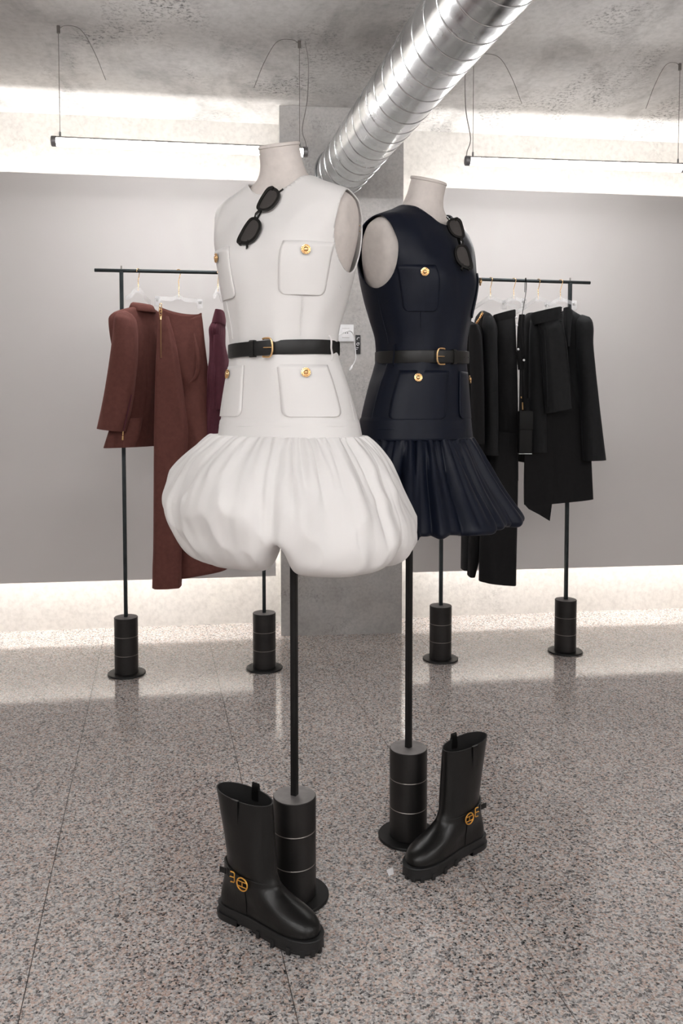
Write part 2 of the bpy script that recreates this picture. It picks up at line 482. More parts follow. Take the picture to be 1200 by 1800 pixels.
wpanel('wall_panel', SR0, XR / WU.x - 0.12, 'floating light grey wall panel right of the concrete column')
# light strips fixed on the concrete behind the panels
def strip(s0, s1, z, label):
    t = thing('light_strip', label, 'light strip', wallp((s0 + s1) / 2, 0.10, z), 0, 'strips behind the wall panels')
    q = lambda a, b: [(p.x, p.y) for p in (wallp(s0, a), wallp(s1, a), wallp(s1, b), wallp(s0, b))]
    part('profile', prism(q(0.058, 0.132), z - 0.004, z + 0.004), M['lamp_housing'], t, world=True, smooth=False)
    up = 1 if z > 1.2 else -1        # the glowing face looks up at the ceiling or down at the floor
    part('diffuser', prism(q(0.060, 0.130), *sorted((z + 0.004 * up, z + 0.014 * up))), M['strip'], t, world=True, smooth=False)
    k = 0
    while s0 + 0.3 + 0.7 * k < s1:
        c = s0 + 0.3 + 0.7 * k; k += 1
        part('bracket', prism([(p.x, p.y) for p in (wallp(c - .01, 0.001), wallp(c + .01, 0.001), wallp(c + .01, 0.058), wallp(c - .01, 0.058))], z - 0.003, z + 0.003), M['lamp_cap'], t, world=True, smooth=False)
for z, w in ((PZ0 + 0.31, 'foot'), (PZ1 - 0.31, 'top')):
    strip(XL / WU.x + 0.15, SL1 - 0.01, z, f'warm light strip hidden behind the {w} of the left panel')
    strip(SR0 + 0.02, XR / WU.x - 0.15, z, f'warm light strip hidden behind the {w} of the right panel')

# ================================================================== SPIRAL DUCT
DV = Vector((-0.2207, 1, 0)).normalized(); DL = Vector((DV.y, -DV.x, 0))
DD = 1.385; dr = DD * math.sin(math.radians(4.8))
dax = Vector((0, 0, CAMH)) + DL * (DD * math.sin(math.radians(37.5))) + Vector((0, 0, DD * math.cos(math.radians(37.5))))
def duct():
    pitch = 0.108; N = 72
    # stop against the column face
    s_end = (cl - dax).dot(CN) / DV.dot(CN)
    s_end = (Vector((cl.x, cl.y, dax.z)) - dax).dot(CN) / DV.dot(CN) + 0.002
    s_start = -3.0
    # profile across one turn: flat strip and a raised lock seam
    prof = [(0.0, 0.0), (0.02, 0.0), (0.028, 0.0019), (0.046, 0.0020), (0.054, 0.0), (0.08, -0.0002), (0.35, 0.0005), (0.65, 0.0005), (0.90, 0.0)]
    turns = int((s_end - s_start) / pitch) + 2
    rings = []
    for k in range(-1, turns):
        for u, h in prof:
            ring = []
            for j in range(N + 1):
                th = TAU * j / N
                s = s_start + (k + u + j / N) * pitch
                s = min(max(s, s_start), s_end)
                ring.append(dax + DV * s + (DL * math.cos(th) + Vector((0, 0, math.sin(th)))) * (dr + h))
            rings.append(ring)
    v = [p for r in rings for p in r]
    f = grid_faces(len(rings), N + 1, wrap=False)
    # drop zero-area faces
    good = [q for q in f if (v[q[0]] - v[q[3]]).length > 1e-5 or (v[q[1]] - v[q[2]]).length > 1e-5]
    t = thing('ventilation_duct', 'large shiny spiral steel duct running under the ceiling to the column', 'duct', dax + DV * s_end)
    # weld the seam column
    part('pipe', (v, good), M['steel_duct'], t, world=True, angle=60)
    cr_ = [dax + DV * (s_end) + (DL * math.cos(TAU*j/64) + Vector((0, 0, math.sin(TAU*j/64)))) * (dr + 0.004) for j in range(64)]
    part('end_collar', tube(cr_, 0.004, 6, closed=True), M['steel_duct'], t, world=True)
    # hangers that hold it, above the picture
    for s in (0.4, -1.4):
        c = dax + DV * s
        ringp = [c + (DL * math.cos(TAU*j/48) + Vector((0, 0, math.sin(TAU*j/48)))) * (dr + 0.005) for j in range(48)]
        part('hanger_ring', join(tube(ringp, 0.004, 6, closed=True), tube([c + Vector((0, 0, dr)), Vector((c.x, c.y, CEIL))], 0.004, 6)), M['lamp_cap'], t, world=True)
duct()

# ================================================================== PENDANT TUBE LAMPS
def pendant(p0, p1, label, cord_end=0, tails=((1, 0.16), (-1, 0.16)), inset=0.022, seed=0):
    p0, p1 = Vector(p0), Vector(p1); d = (p1 - p0); L = d.length; d.normalize()
    r = 0.0185
    t = thing('pendant_lamp', label, 'lamp', (p0 + p1) / 2, 0, 'pendant tube lamps')
    side = d.cross(Vector((0, 0, 1))).normalized()
    def arc(rad, a0, a1, n=24): return [(side * math.sin(math.radians(a0 + (a1 - a0) * k / n)) + Vector((0, 0, 1)) * math.cos(math.radians(a0 + (a1 - a0) * k / n))) * rad for k in range(n + 1)]
    lo = arc(r * 0.97, 58, 302)
    part('tube', loft([[p0 + d * 0.016 + q for q in lo], [p1 - d * 0.016 + q for q in lo]], True, True), M['tube'], t, world=True)
    hi = arc(r * 1.0, -62, 62) + arc(r * 0.90, 62, -62)
    part('housing', loft([[p0 + d * 0.016 + q for q in hi], [p1 - d * 0.016 + q for q in hi]], True, True), M['lamp_housing'], t, world=True)
    for a, s in ((p0, 1), (p1, -1)):
        part('end_cap', tube([a, a + d * s * 0.002, a + d * s * 0.02], [r * 0.9, r * 1.04, r * 1.04], 20), M['lamp_cap'], t, world=True)
    for k, (a, s) in enumerate(((p0, 1), (p1, -1))):
        w = a + d * s * (inset + 0.01)
        top = Vector((w.x, w.y, CEIL))
        part('suspension_wire', tube([w + Vector((0, 0, r)), top - Vector((0, 0, 0.01))], 0.0011, 6), M['wire'], t, world=True)
        part('grip', tube([w + Vector((0, 0, r - 0.001)), w + Vector((0, 0, r + 0.016))], 0.0038, 8), M['lamp_cap'], t, world=True)
        part('ceiling_mount', tube([top - Vector((0, 0, 0.026)), top], 0.0062, 10), M['wire'], t, world=True)
        sg, ln = tails[k]
        if ln:
            e = d * sg
            pts = [top - Vector((0, 0, 0.012)), top - Vector((0, 0, 0.006)) + e * 0.03 + WN * .02, top - Vector((0, 0, 0.03)) + e * (ln * 0.55) + WN * .05,
                   top - Vector((0, 0, 0.11)) + e * (ln * 0.85) + WN * .06, top - Vector((0, 0, 0.21)) + e * ln * 1.1 + WN * .065]
            part('wire_tail', tube(spline([tuple(q) for q in pts], 24), 0.0010, 5), M['wire'], t, world=True)
        if k == cord_end:
            c0 = top + d * s * (-0.022)
            pts = [c0, c0 + Vector((0.0, 0, -0.08)) - d * s * 0.012, c0 + Vector((0, 0, -0.22)) - d * s * .008, c0 + Vector((0, 0, -0.33)) + d * s * 0.012, a + d * s * 0.008 + Vector((0, 0, 0.035)), a + d * s * 0.006]
            part('power_cord', tube(spline([tuple(q) for q in pts], 30), 0.0019, 6), M['cord'], t, world=True)
    return t
TZ = 2.082
def ceil_pt(px, py, z=CEIL):
    d = ray(px, py); return Vector((0, 0, CAMH)) + d * ((z - CAMH) / d.z)
la, lb = ceil_pt(90, 248, TZ), ceil_pt(541, 267.5, TZ)
ra_, rb_ = ceil_pt(817, 282.5, TZ), ceil_pt(1204, 295, TZ)
pendant(la, lb, 'glowing white tube lamp hung above the burgundy clothes', 1)
pendant(ra_, rb_, 'glowing white tube lamp hung above the black clothes', 0)
# unseen tube lamps added over and behind the viewer as front fill
dlt = WU * 0.95
for y, row in ((-0.15, 'over the viewer'), (-1.25, 'just behind the viewer'), (-2.35, 'at the back of the shop')):
    for x, nm in ((-2.75, 'far left'), (-1.45, 'left of the middle'), (-0.3, 'in the middle'), (1.5, 'right of the duct'), (2.7, 'far right')):
        pendant((x, y + 0.1356 * x, TZ), Vector((x, y + 0.1356 * x, TZ)) + dlt, 'unseen tube lamp added as front fill, hung ' + nm + ' in the row ' + row, 0, ((1, 0), (-1, 0)))
# ================================================================== STANDS
SR, DRD = 0.0478, 0.0765          # radius of the stacked weights and of the foot disc
def foot(t, c, h=0.232):
    """disc foot with three stacked cast weights, as parts of t; c = floor centre (world)"""
    c = Vector((c[0], c[1], 0))
    part('foot_disc', shift(lathe([(DRD - 0.002, 0.0), (DRD, 0.001), (DRD, 0.006), (DRD - 0.0012, 0.0075), (0.01, 0.0075)], 56), c), M['black_metal'], t, world=True)
    z0 = 0.0075; hh = (h - z0) / 3
    for k in range(3):
        za, zb = z0 + k * hh, z0 + (k + 1) * hh
        w = part('weight', shift(lathe([(SR - 0.001, za + 0.0002), (SR, za + 0.0012), (SR, zb - 0.0016), (SR - 0.0013, zb - 0.0003), (0.01, zb - 0.0003)], 56), c), M['weight_metal'], t, world=True)
        if k < 2:
            ringp = [c + Vector(((SR - 0.0008) * math.cos(TAU*j/56), (SR - 0.0008) * math.sin(TAU*j/56), zb - 0.0002)) for j in range(56)]
            part('worn_edge', tube(ringp, 0.0011, 6, closed=True), M['weight_edge'], w, world=True)
        else:
            part('top_plate', shift(lathe([(SR - 0.0016, zb - 0.0004), (SR - 0.0016, zb + 0.0006), (0.008, zb + 0.0008)], 56), c), M['weight_top'], w, world=True)
    return h

def rack(b0, b1, ends, label, rz_extra=0.0):
    b0, b1 = Vector(b0), Vector(b1); d = (b1 - b0).normalized()
    H = 1.647
    t = thing('clothes_rack', label, 'clothes rack', (b0 + b1) / 2)
    for c in (b0, b1):
        h = foot(t, c, 0.238)
        rot = Matrix.Translation(c) @ Matrix.Rotation(math.atan2(d.y, d.x), 4, 'Z')
        post = part('post', move(box(0.0145, 0.0145, H - h - 0.004, 0.0012, (0, 0, (H + h) / 2 - 0.002)), rot), M['rail_metal'], t, world=True)
        part('pin', shift(lathe([(0.0032, H), (0.0032, H + 0.018), (0.0018, H + 0.02)], 10), c), M['wire'], post, world=True)
    part('rail', tube([b0 - d * ends[0] + Vector((0, 0, H)), b0 - d * (ends[0] - 0.001) + Vector((0, 0, H)), b1 + d * (ends[1] - .001) + Vector((0, 0, H)), b1 + d * ends[1] + Vector((0, 0, H))], [0.0065, 0.0072, 0.0072, 0.0065], 16), M['rail_metal'], t, world=True)
    return t
RL0, RL1 = floor_pt(222.6, 1184.5), floor_pt(464.6, 1175)
RR0, RR1 = floor_pt(773.8, 1159), floor_pt(992.8, 1145.5)
rack(RL0, RL1, (0.105, 0.11), 'black clothes rack with burgundy garments on the left')
rack(RR0, RR1, (0.105, 0.095), 'black clothes rack with black garments on the right')
def rail_pt(px, b0, b1, H=1.647):
    d = (b1 - b0); n = Vector((-d.y, d.x, 0)); r = ray(px, 490); t = b0.dot(n) / Vector((r.x, r.y, 0)).dot(n)
    return Vector((r.x * t, r.y * t, H))

# ================================================================== DRESS FORMS
# torso sections: height, half width, front depth, back depth, centre line, squareness
TORSO = [
 (0.97, .164, .116, .118, -.018, 2.1), (1.03, .157, .110, .112, -.020, 2.1), (1.09, .146, .103, .106, -.024, 2.1), (1.15, .130, .098, .100, -.030, 2.1),
 (1.189, .116, .096, .096, -.034, 2.1), (1.220, .108, .095, .094, -.036, 2.1), (1.256, .111, .099, .095, -.035, 2.1), (1.31, .124, .110, .103, -.030, 2.15),
 (1.365, .136, .122, .112, -.025, 2.2), (1.40, .143, .126, .114, -.022, 2.25), (1.433, .153, .119, .110, -.021, 2.35), (1.468, .161, .105, .100, -.021, 2.5),
 (1.50, .164, .090, .088, -.022, 2.6), (1.525, .160, .077, .077, -.023, 2.5), (1.541, .146, .069, .070, -.025, 2.3), (1.554, .118, .063, .065, -.027, 2.1),
 (1.566, .088, .059, .061, -.030, 2.0), (1.578, .067, .056, .058, -.034, 2.0), (1.594, .055, .052, .054, -.040, 2.0), (1.612, .0495, .049, .050, -.047, 2.0), (1.65, .0465, .046, .047, -.060, 2.0)]
def torso(th, z, off=0.0):
    a, bf, bb, yc, n = table(TORSO, z)
    s, c = math.sin(th), math.cos(th)
    e = 2.0 / n
    x = (a + off) * math.copysign(abs(s) ** e, s)
    b = bf if c > 0 else bb
    y = yc - (b + off) * math.copysign(abs(c) ** e, c)
    # bust: two soft swells on the front
    if c > 0:
        g = math.exp(-((z - 1.395) / 0.05) ** 2)
        y -= 0.010 * g * (math.exp(-((abs(x) - 0.068) / 0.045) ** 2) - 0.35)
    return Vector((x, y, z))
def tnormal(th, z):
    a = torso(th + 0.01, z) - torso(th - 0.01, z); b = torso(th, z + 0.003) - torso(th, z - 0.003)
    n = a.cross(b).normalized()
    if n.dot(Vector((math.sin(th), -math.cos(th), 0))) < 0: n = -n
    return n

class Form:
    """a stand at base b turned by yaw; maps torso coordinates to the world"""
    def __init__(s, b, yaw):
        s.b = Vector((b[0], b[1], 0)); s.yaw = yaw; s.M = Matrix.Translation(s.b) @ Matrix.Rotation(yaw, 4, 'Z')
    def find(s, px, py):
        best = None; th0, th1, z0, z1 = -2.0, 2.0, 0.99, 1.58
        for it in range(4):
            cand = None
            for i in range(41):
                th = th0 + (th1 - th0) * i / 40
                for j in range(41):
                    z = z0 + (z1 - z0) * j / 40
                    p = s.M @ torso(th, z)
                    n = s.M.to_3x3() @ tnormal(th, z) if it == 0 else None
                    if n is not None and n.dot(Vector((0, 0, CAMH)) - p) < 0: continue
                    q = project(p); e = (q[0] - px) ** 2 + (q[1] - py) ** 2
                    if cand is None or e < cand[0]: cand = (e, th, z)
            if cand is None: return best[1], best[2]
            best = cand; w = (th1 - th0) / 20; h = (z1 - z0) / 20
            th0, th1, z0, z1 = best[1] - w, best[1] + w, best[2] - h, best[2] + h
        return best[1], best[2]

def mannequin(fm, label):
    t = thing('dress_form', label, 'dress form', fm.b, fm.yaw)
    h = foot(t, fm.b, 0.2326)
    part('pole', box(0.0135, 0.0135, 1.02 - h, 0.001, (0, 0, (1.02 + h) / 2)), M['black_metal'], t)
    NT = 72; rings = []
    zs = [0.985 + (1.640 - 0.985) * i / 110 for i in range(111)]
    for z in zs:
        ring = []
        for j in range(NT):
            p = torso(TAU * j / NT, z, -0.005)
            lim = 0.1545
            if z > 1.33: p.x = max(-lim, min(lim, p.x))
            ring.append(p)
        rings.append(ring)
    # the neck is cut on a slant that falls to the front
    for i, z in enumerate(zs):
        if z > 1.59:
            k = (z - 1.59) / 0.05
            for p in rings[i]: p.z += k * (0.30 * (p.y + 0.06))
    part('torso', loft(rings, True, True), M['linen'], t, angle=50)
    top = [p.copy() for p in rings[-1]]; c = sum(top, Vector()) / len(top)
    cap = []
    for s_, dz in ((0.97, 0.0), (1.035, 0.0008), (1.045, 0.003), (1.035, 0.0062), (0.99, 0.0075)):
        cap.append([c + (p - c) * s_ + Vector((0, 0, dz)) for p in top])
    part('neck_cap', loft(cap, True, True), M['linen'], t)
    for i, (dx, dz) in enumerate(((0.0, 0.0), (0.0, -0.006))):   # brass pins by the arm plate
        p = Vector((0.1545, 0.012, 1.478 + dz * 2))
        part('pin', tube([p, p + Vector((0.0015, 0, 0))], 0.0012, 6), M['gold'], t)
    return t

FW = Form(floor_pt(518, 1575), math.radians(-27))
FN = Form(floor_pt(717, 1470), math.radians(45))
mannequin(FW, 'linen dress form wearing the ivory dress, nearest the viewer')
mannequin(FN, 'linen dress form wearing the navy dress')

# ------------------------------------------------------------------ dresses
def neck_arm(p):
    """>= 0 where the bodice has cloth"""
    ny = (p.y + 0.032); ry = 0.069 if ny < 0 else 0.060
    f1 = (abs(p.x / 0.074) ** 2.5 + abs(ny / ry) ** 2.5) ** 0.4 - 1.0 if p.z > 1.47 else 1.0
    ay = p.y + 0.020; az = p.z - 1.462
    f2 = (math.hypot(ay / 0.066, az / (0.082 if az > 0 else 0.084)) - 1.0) if abs(p.x) > 0.118 else 1.0
    return min(f1, f2)
def patch(th0, th1, z0, z1, off, rc=0.014, nu=18, nv=18):
    """pocket: a patch on the torso between two angles and heights with rounded bottom corners"""
    rows = []
    zc = (z0 + z1) / 2
    arc = sum((torso(th0 + (th1 - th0) * (i + 1) / 20, zc) - torso(th0 + (th1 - th0) * i / 20, zc)).length for i in range(20))
    for i in range(nv):
        z = z0 + (z1 - z0) * (i / (nv - 1)) ** 1.6
        dz = z - z0
        ins = 0.0
        if dz < rc: ins = rc - math.sqrt(max(0, rc * rc - (rc - dz) ** 2))
        fr = ins / arc; row = []
        for j in range(nu):
            u = fr + (1 - 2 * fr) * j / (nu - 1); th = th0 + (th1 - th0) * u
            row.append(torso(th, z, off) )
        rows.append(row)
    return [p for r in rows for p in r], grid_faces(nv, nu, wrap=False)
def stick(th, z, off):
    return torso(th, z) + tnormal(th, z) * off
def button(th, z, off=0.006, r=0.0098):
    c = stick(th, z, off); n = tnormal(th, z); a, b = frame_for(n)
    rot = Matrix((a, b, n)).transposed().to_4x4(); rot.translation = c
    prof = [(0.003, -0.004), (0.004, 0.0), (r * 0.92, 0.0002), (r, 0.0014), (r * 0.97, 0.0028), (r * 0.80, 0.0030), (r * 0.70, 0.0020), (r * 0.55, 0.0021), (r * 0.48, 0.0042), (r * 0.30, 0.0056), (r * 0.08, 0.0060)]
    body = lathe(prof, 28)
    beads = []
    for k in range(12):
        q = Vector((r * 0.89 * math.cos(TAU * k / 12), r * 0.89 * math.sin(TAU * k / 12), 0.0028))
        beads.append(shift(lathe([(0.0003, -0.0009), (0.001, -0.0005), (0.0012, 0.0002), (0.0008, 0.001), (0.0002, 0.0012)], 6), q))
    return move(join(body, *beads), rot)
def seam(pts, off, r=0.0009):
    return tube([stick(th, z, off) for th, z in spline(pts, 24)], r, 6)

from mathutils import noise as mnoise
def skirt(kind, gz, fm):
    NT, NR = 540, 90
    rg = random.Random(11 if kind == 'ivory' else 29)
    fine = [(k, rg.uniform(0, TAU), rg.uniform(0.5, 1.0)) for k in (17, 25, 33, 42, 55)]
    nf = sum(a for _, _, a in fine)
    R_ = math.radians
    # facets: alternating ridge and valley angles
    def zigzag(lo, hi):
        a = rg.uniform(0, 10); out = []; s_ = 1
        while a < 352:
            out.append((a, s_ * rg.uniform(0.5, 1.0))); a += rg.uniform(lo, hi); s_ = -s_
        if len(out) % 2: out.pop()
        return out
    zz = zigzag(6, 13) if kind == 'navy' else zigzag(7, 17)
    def facet(th):
        d = math.degrees(th) % 360; n = len(zz)
        for k in range(n):
            a, va = zz[k]; b, vb = zz[(k + 1) % n]
            if b <= a: b += 360
            x = d if d >= a else d + 360
            if a <= x <= b:
                u = (x - a) / (b - a); u = 0.65 * u + 0.35 * u * u * (3 - 2 * u)
                return va + (vb - va) * u
        return 0.0
    if kind == 'ivory':
        profA = [(0.0, 0.0), (0.018, 0.004), (0.050, -0.018), (0.085, -0.052), (0.110, -0.092), (0.123, -0.128), (0.119, -0.166), (0.104, -0.203), (0.082, -0.234), (0.055, -0.255), (0.022, -0.262), (-0.01, -0.240), (-0.03, -0.20)]
        profB = [(0.0, 0.0), (0.012, 0.002), (0.036, -0.018), (0.062, -0.054), (0.086, -0.098), (0.106, -0.145), (0.118, -0.186), (0.118, -0.218), (0.104, -0.246), (0.076, -0.262), (0.038, -0.262), (0.0, -0.240), (-0.02, -0.20)]
        tucks = [(R_(17), R_(3.6), 0.11, 0.095, 0.52), (R_(86), R_(4), 0.050, 0.040, 0.55), (R_(128), R_(8), 0.04, 0.03, 0.4), (R_(176), R_(8), 0.05, 0.03, 0.4), (R_(228), R_(8), 0.045, 0.03, 0.4), (R_(290), R_(6), 0.012, 0.01, 0.5)]
        creases = [(R_(rg.uniform(0, 360)), R_(rg.uniform(1.0, 2.6)), rg.uniform(0.002, 0.006), rg.uniform(0.0, 0.10), rg.uniform(0.2, 0.5)) for _ in range(40)]
        creases += [(R_(15.5), R_(2.2), 0.013, 0.10, 0.9), (R_(11), R_(1.6), 0.006, 0.05, 0.6), (R_(24), R_(1.8), 0.014, 0.06, 0.45), (R_(29), R_(2.5), 0.014, 0.02, 0.36), (R_(52), R_(4), 0.006, 0.02, 0.7), (R_(1), R_(3), 0.007, 0.02, 0.7), (R_(-20), R_(3), 0.006, 0.03, 0.5), (R_(-33), R_(3), 0.005, 0.3, 0.8), (R_(-45), R_(4), 0.005, 0.03, 0.5), (R_(70), R_(3), 0.012, 0.05, 0.6)]
    else:
        profA = profB = [(0.0, 0.0), (0.006, -0.003), (0.022, -0.028), (0.046, -0.075), (0.074, -0.125), (0.101, -0.168), (0.116, -0.194), (0.118, -0.206), (0.108, -0.212), (0.080, -0.203), (0.050, -0.188), (0.02, -0.16)]
        tucks = [(R_(a), R_(3.0), d, l, 0.05) for a, d, l in ((-78, 0.02, 0), (-52, 0.035, 0.008), (-31, 0.03, 0.004), (-14, 0.03, -0.004), (4, 0.03, 0.006), (22, 0.025, 0), (70, .03, 0), (130, .03, 0), (190, .03, 0), (240, .03, 0))]
        creases = [(R_(rg.uniform(0, 360)), R_(rg.uniform(1.0, 2.2)), rg.uniform(0.004, 0.011), rg.uniform(0.0, 0.05), rg.uniform(0.25, 0.7)) for _ in range(44)]
    edges = sorted(a % TAU for a, *_ in tucks)
    def puff(th):
        th %= TAU
        for k in range(len(edges)):
            a = edges[k]; b = edges[(k + 1) % len(edges)]
            if b <= a: b += TAU
            x = th if th >= a else th + TAU
            if a <= x <= b:
                u = (x - a) / (b - a); return (4 * u * (1 - u)) ** 0.5
        return 0.0
    prA, prB = spline(profA, NR), spline(profB, NR)
    cols = []; yc = -0.020
    other = FN if kind == 'ivory' else FW
    towards = (other.b - fm.b); gap = towards.length; towards = Matrix.Rotation(-fm.yaw, 3, 'Z') @ towards.normalized()
    lim = gap * (0.505 if kind == 'ivory' else 0.475)
    for j in range(NT):
        th = TAU * j / NT; PF = puff(th); FC = facet(th)
        # the left half puffs out high, the right half flares low
        wB = smoothstep(R_(-10), R_(45), (th + math.pi) % TAU - math.pi) * (1 - smoothstep(R_(150), R_(180), (th + math.pi) % TAU - math.pi))
        G = sum(a * math.cos(k * th + p + 1.3 * math.sin(3 * th)) for k, p, a in fine) / nf
        base = torso(th, gz, 0.004)
        dirv = Vector((base.x, base.y - yc, 0)); R = dirv.length; dirv.normalize()
        near_t = [(((th - tc + math.pi) % TAU - math.pi) / wd, dep, lf, ts) for tc, wd, dep, lf, ts in tucks]
        near_t = [q for q in near_t if abs(q[0]) < 4]
        near_c = [(abs((th - tc + math.pi) % TAU - math.pi) / wd, dep, t0, t1) for tc, wd, dep, t0, t1 in creases]
        near_c = [q for q in near_c if q[0] < 5]
        col = []
        for i in range(NR):
            o = prA[i][0] * (1 - wB) + prB[i][0] * wB; dz = prA[i][1] * (1 - wB) + prB[i][1] * wB
            t = i / (NR - 1); up = smoothstep(0.0, 0.05, t); lift = 0.0
            if kind == 'ivory':
                f = 0.020 * up * math.exp(-t * 8.0) * (abs(G) ** 0.6 * math.copysign(1, G))
                f += 0.008 * smoothstep(0.15, 0.7, t) * (PF - 0.75)
                f += 0.0042 * FC * smoothstep(0.04, 0.25, t) * (1 - 0.6 * smoothstep(0.45, 0.8, t))
                lift -= 0.008 * smoothstep(0.5, 0.8, t) * (PF - 0.6)
                for x, dep, lf, ts in near_t:
                    g = math.exp(-abs(x) ** 1.4) * smoothstep(ts, ts + 0.32, t); f -= dep * g; lift += lf * g
                nz = mnoise.noise(Vector((dirv.x * 3.2, dirv.y * 3.2, dz * 9.0))) * 0.010 + mnoise.noise(Vector((dirv.x * 8, dirv.y * 8, dz * 16.0 + 5))) * 0.004 + (0.35 - abs(mnoise.noise(Vector((dirv.x * 4.5 + 3, dirv.y * 4.5, dz * 13.0 + 9))))) * 0.010
                f += nz * smoothstep(0.05, 0.3, t)
            else:
                f = 0.010 * up * math.exp(-t * 6.0) * (abs(G) ** 0.6 * math.copysign(1, G))
                f += 0.017 * FC * smoothstep(0.02, 0.55, t)
                lift -= 0.006 * FC * smoothstep(0.4, 0.75, t)
                for x, dep, lf, ts in near_t:
                    g = math.exp(-abs(x) ** 1.4) * smoothstep(ts, ts + 0.30, t); f -= dep * 0.8 * g; lift += lf * g
                f += mnoise.noise(Vector((dirv.x * 5, dirv.y * 5, dz * 9.0))) * 0.006 * smoothstep(0.05, 0.3, t)
                # the corner that juts out at the wearer's right hip
                d = ((th - R_(38) + math.pi) % TAU - math.pi) / R_(14)
                f += 0.016 * math.exp(-d * d) * smoothstep(0.2, 0.6, t)
            for x, dep, t0, t1 in near_c:
                f -= dep * math.exp(-x ** 1.4) * smoothstep(t0, t0 + 0.10, t) * (1 - smoothstep(t1 - 0.15, t1, t))
            p = Vector((0, yc, gz)) + dirv * (R + o + f)
            p.z = gz + dz + lift + 0.003 * G * math.exp(-t * 9) * up
            # the two skirts press flat against each other where they meet
            q = towards.dot(p)
            if q > lim: p -= towards * (q - lim) * 0.96
            col.append(p)
        cols.append(col)
    return loft([[cols[j][i] for j in range(NT)] for i in range(NR)])

def dress(fm, kind, mat, label):
    t = thing('dress', label, 'dress', fm.b + Vector((0, 0, 0.75)), fm.yaw)
    base = Matrix.Translation((0, 0, -0.75))
    def P(name, m, mt=mat, par=t, **k): return part(name, move(m, base), mt, par, **k)
    gz = 1.034 if kind == 'ivory' else 1.022
    NT = 144; zs = [gz + (1.61 - gz) * i / 150 for i in range(151)]
    rg = random.Random(3 if kind == 'ivory' else 8)
    ph = [rg.uniform(0, TAU) for _ in range(6)]
    rings = []
    for z in zs:
        ring = []
        for j in range(NT):
            th = TAU * j / NT
            w = 0.0012 * math.sin(5 * th + ph[0] + 9 * z) + 0.001 * math.sin(9 * th + ph[1] - 14 * z)
            w *= math.exp(-((z - 1.24) / 0.10) ** 2) * 1.6 + 0.4
            # soft drag lines from the shoulder towards the bust
            w += 0.0022 * math.exp(-((z - 1.48) / 0.03) ** 2) * math.cos(11 * th + ph[2] - 30 * z) * (1 if math.cos(th) > 0 else 0.3)
            off = 0.004 + w
            if z < 1.07: off += 0.002
            ring.append(torso(th, z, off))
        rings.append(ring)
    b = clip(loft(rings), neck_arm)
    bod = P('bodice', b, solid=0.0028, offset=1.0, angle=60)
    # hip band seam where the skirt is gathered
    zb = gz + 0.026
    P('band_seam', tube([torso(TAU * j / 96, zb, 0.0078) for j in range(96)], 0.0011, 6, closed=True), par=bod)
    P('band_seam', tube([torso(TAU * j / 96, gz + 0.001, 0.0075) for j in range(96)], 0.0022, 6, closed=True), par=bod)
    sk = P('skirt', skirt(kind, gz, fm), solid=0.0016, angle=75)
    # four patch pockets with buttons
    if kind == 'ivory':
        spec = [((490, 424), (574, 519), (535, 440)), ((493, 641), (585, 733), (536, 656))]
    else:
        spec = [((705, 466), (770, 548), (745, 479)), ((692, 651), (781, 737), (733, 665))]
    pk = []
    for (x0, y0), (x1, y1), bt in spec:
        t0, _ = fm.find(x0, (y0 + y1) / 2); t1, _ = fm.find(x1, (y0 + y1) / 2)
        _, za = fm.find((x0 + x1) / 2, y1); _, zt = fm.find((x0 + x1) / 2, y0)
        pk.append((t0, t1, za, zt, fm.find(*bt)))
    for t0, t1, za, zt, bt in pk:
        for s in (1, -1):
            p = P('pocket', patch(t0 * s, t1 * s, za, zt, 0.0086), solid=0.0020, offset=0.0, angle=30)
            P('button', button(bt[0] * s, bt[1], 0.0115), M['gold'], p, label='gold button')
    # darts: from the bust pocket to the side, and down to the waist
    for s in (1, -1):
        up, lo = pk[0], pk[1]
        so = max(up[0], up[1], key=abs) ; sg = math.copysign(1, so) * s
        P('dart', seam([(abs(so) * sg, up[2] + 0.045), ((abs(so) + 0.35) * sg, up[2] + 0.022)], 0.0068), par=bod)
        mid = (abs(up[0]) + abs(up[1])) / 2
        P('dart', seam([(mid * sg, up[2]), (mid * 1.05 * sg, 1.243)], 0.0068), par=bod)
        P('dart', seam([(1.62 * sg, 1.36), (1.62 * sg, 1.25)], 0.0056), par=bod)
        P('dart', seam([(1.62 * sg, 1.203), (1.62 * sg, gz + 0.03)], 0.0072), par=bod)
    # belt loops at the sides
    for s in (1, -1):
        th = 1.42 * s
        pts = [(0.004, 0.027), (0.010, 0.025), (0.0145, 0.016), (0.0150, 0.0), (0.0145, -0.016), (0.010, -0.024), (0.004, -0.027)]
        wz = 1.220
        P('belt_loop', tube(spline([tuple(stick(th, wz + dz, o)) for o, dz in pts], 20), 0.002, 6, flat=(0.0012, 0.0022)))
    return t
dress(FW, 'ivory', M['white_cloth'], 'sleeveless ivory dress with gold buttons and a puffed bubble skirt')
dress(FN, 'navy', M['navy_cloth'], 'sleeveless navy satin dress with gold buttons and a gathered skirt')

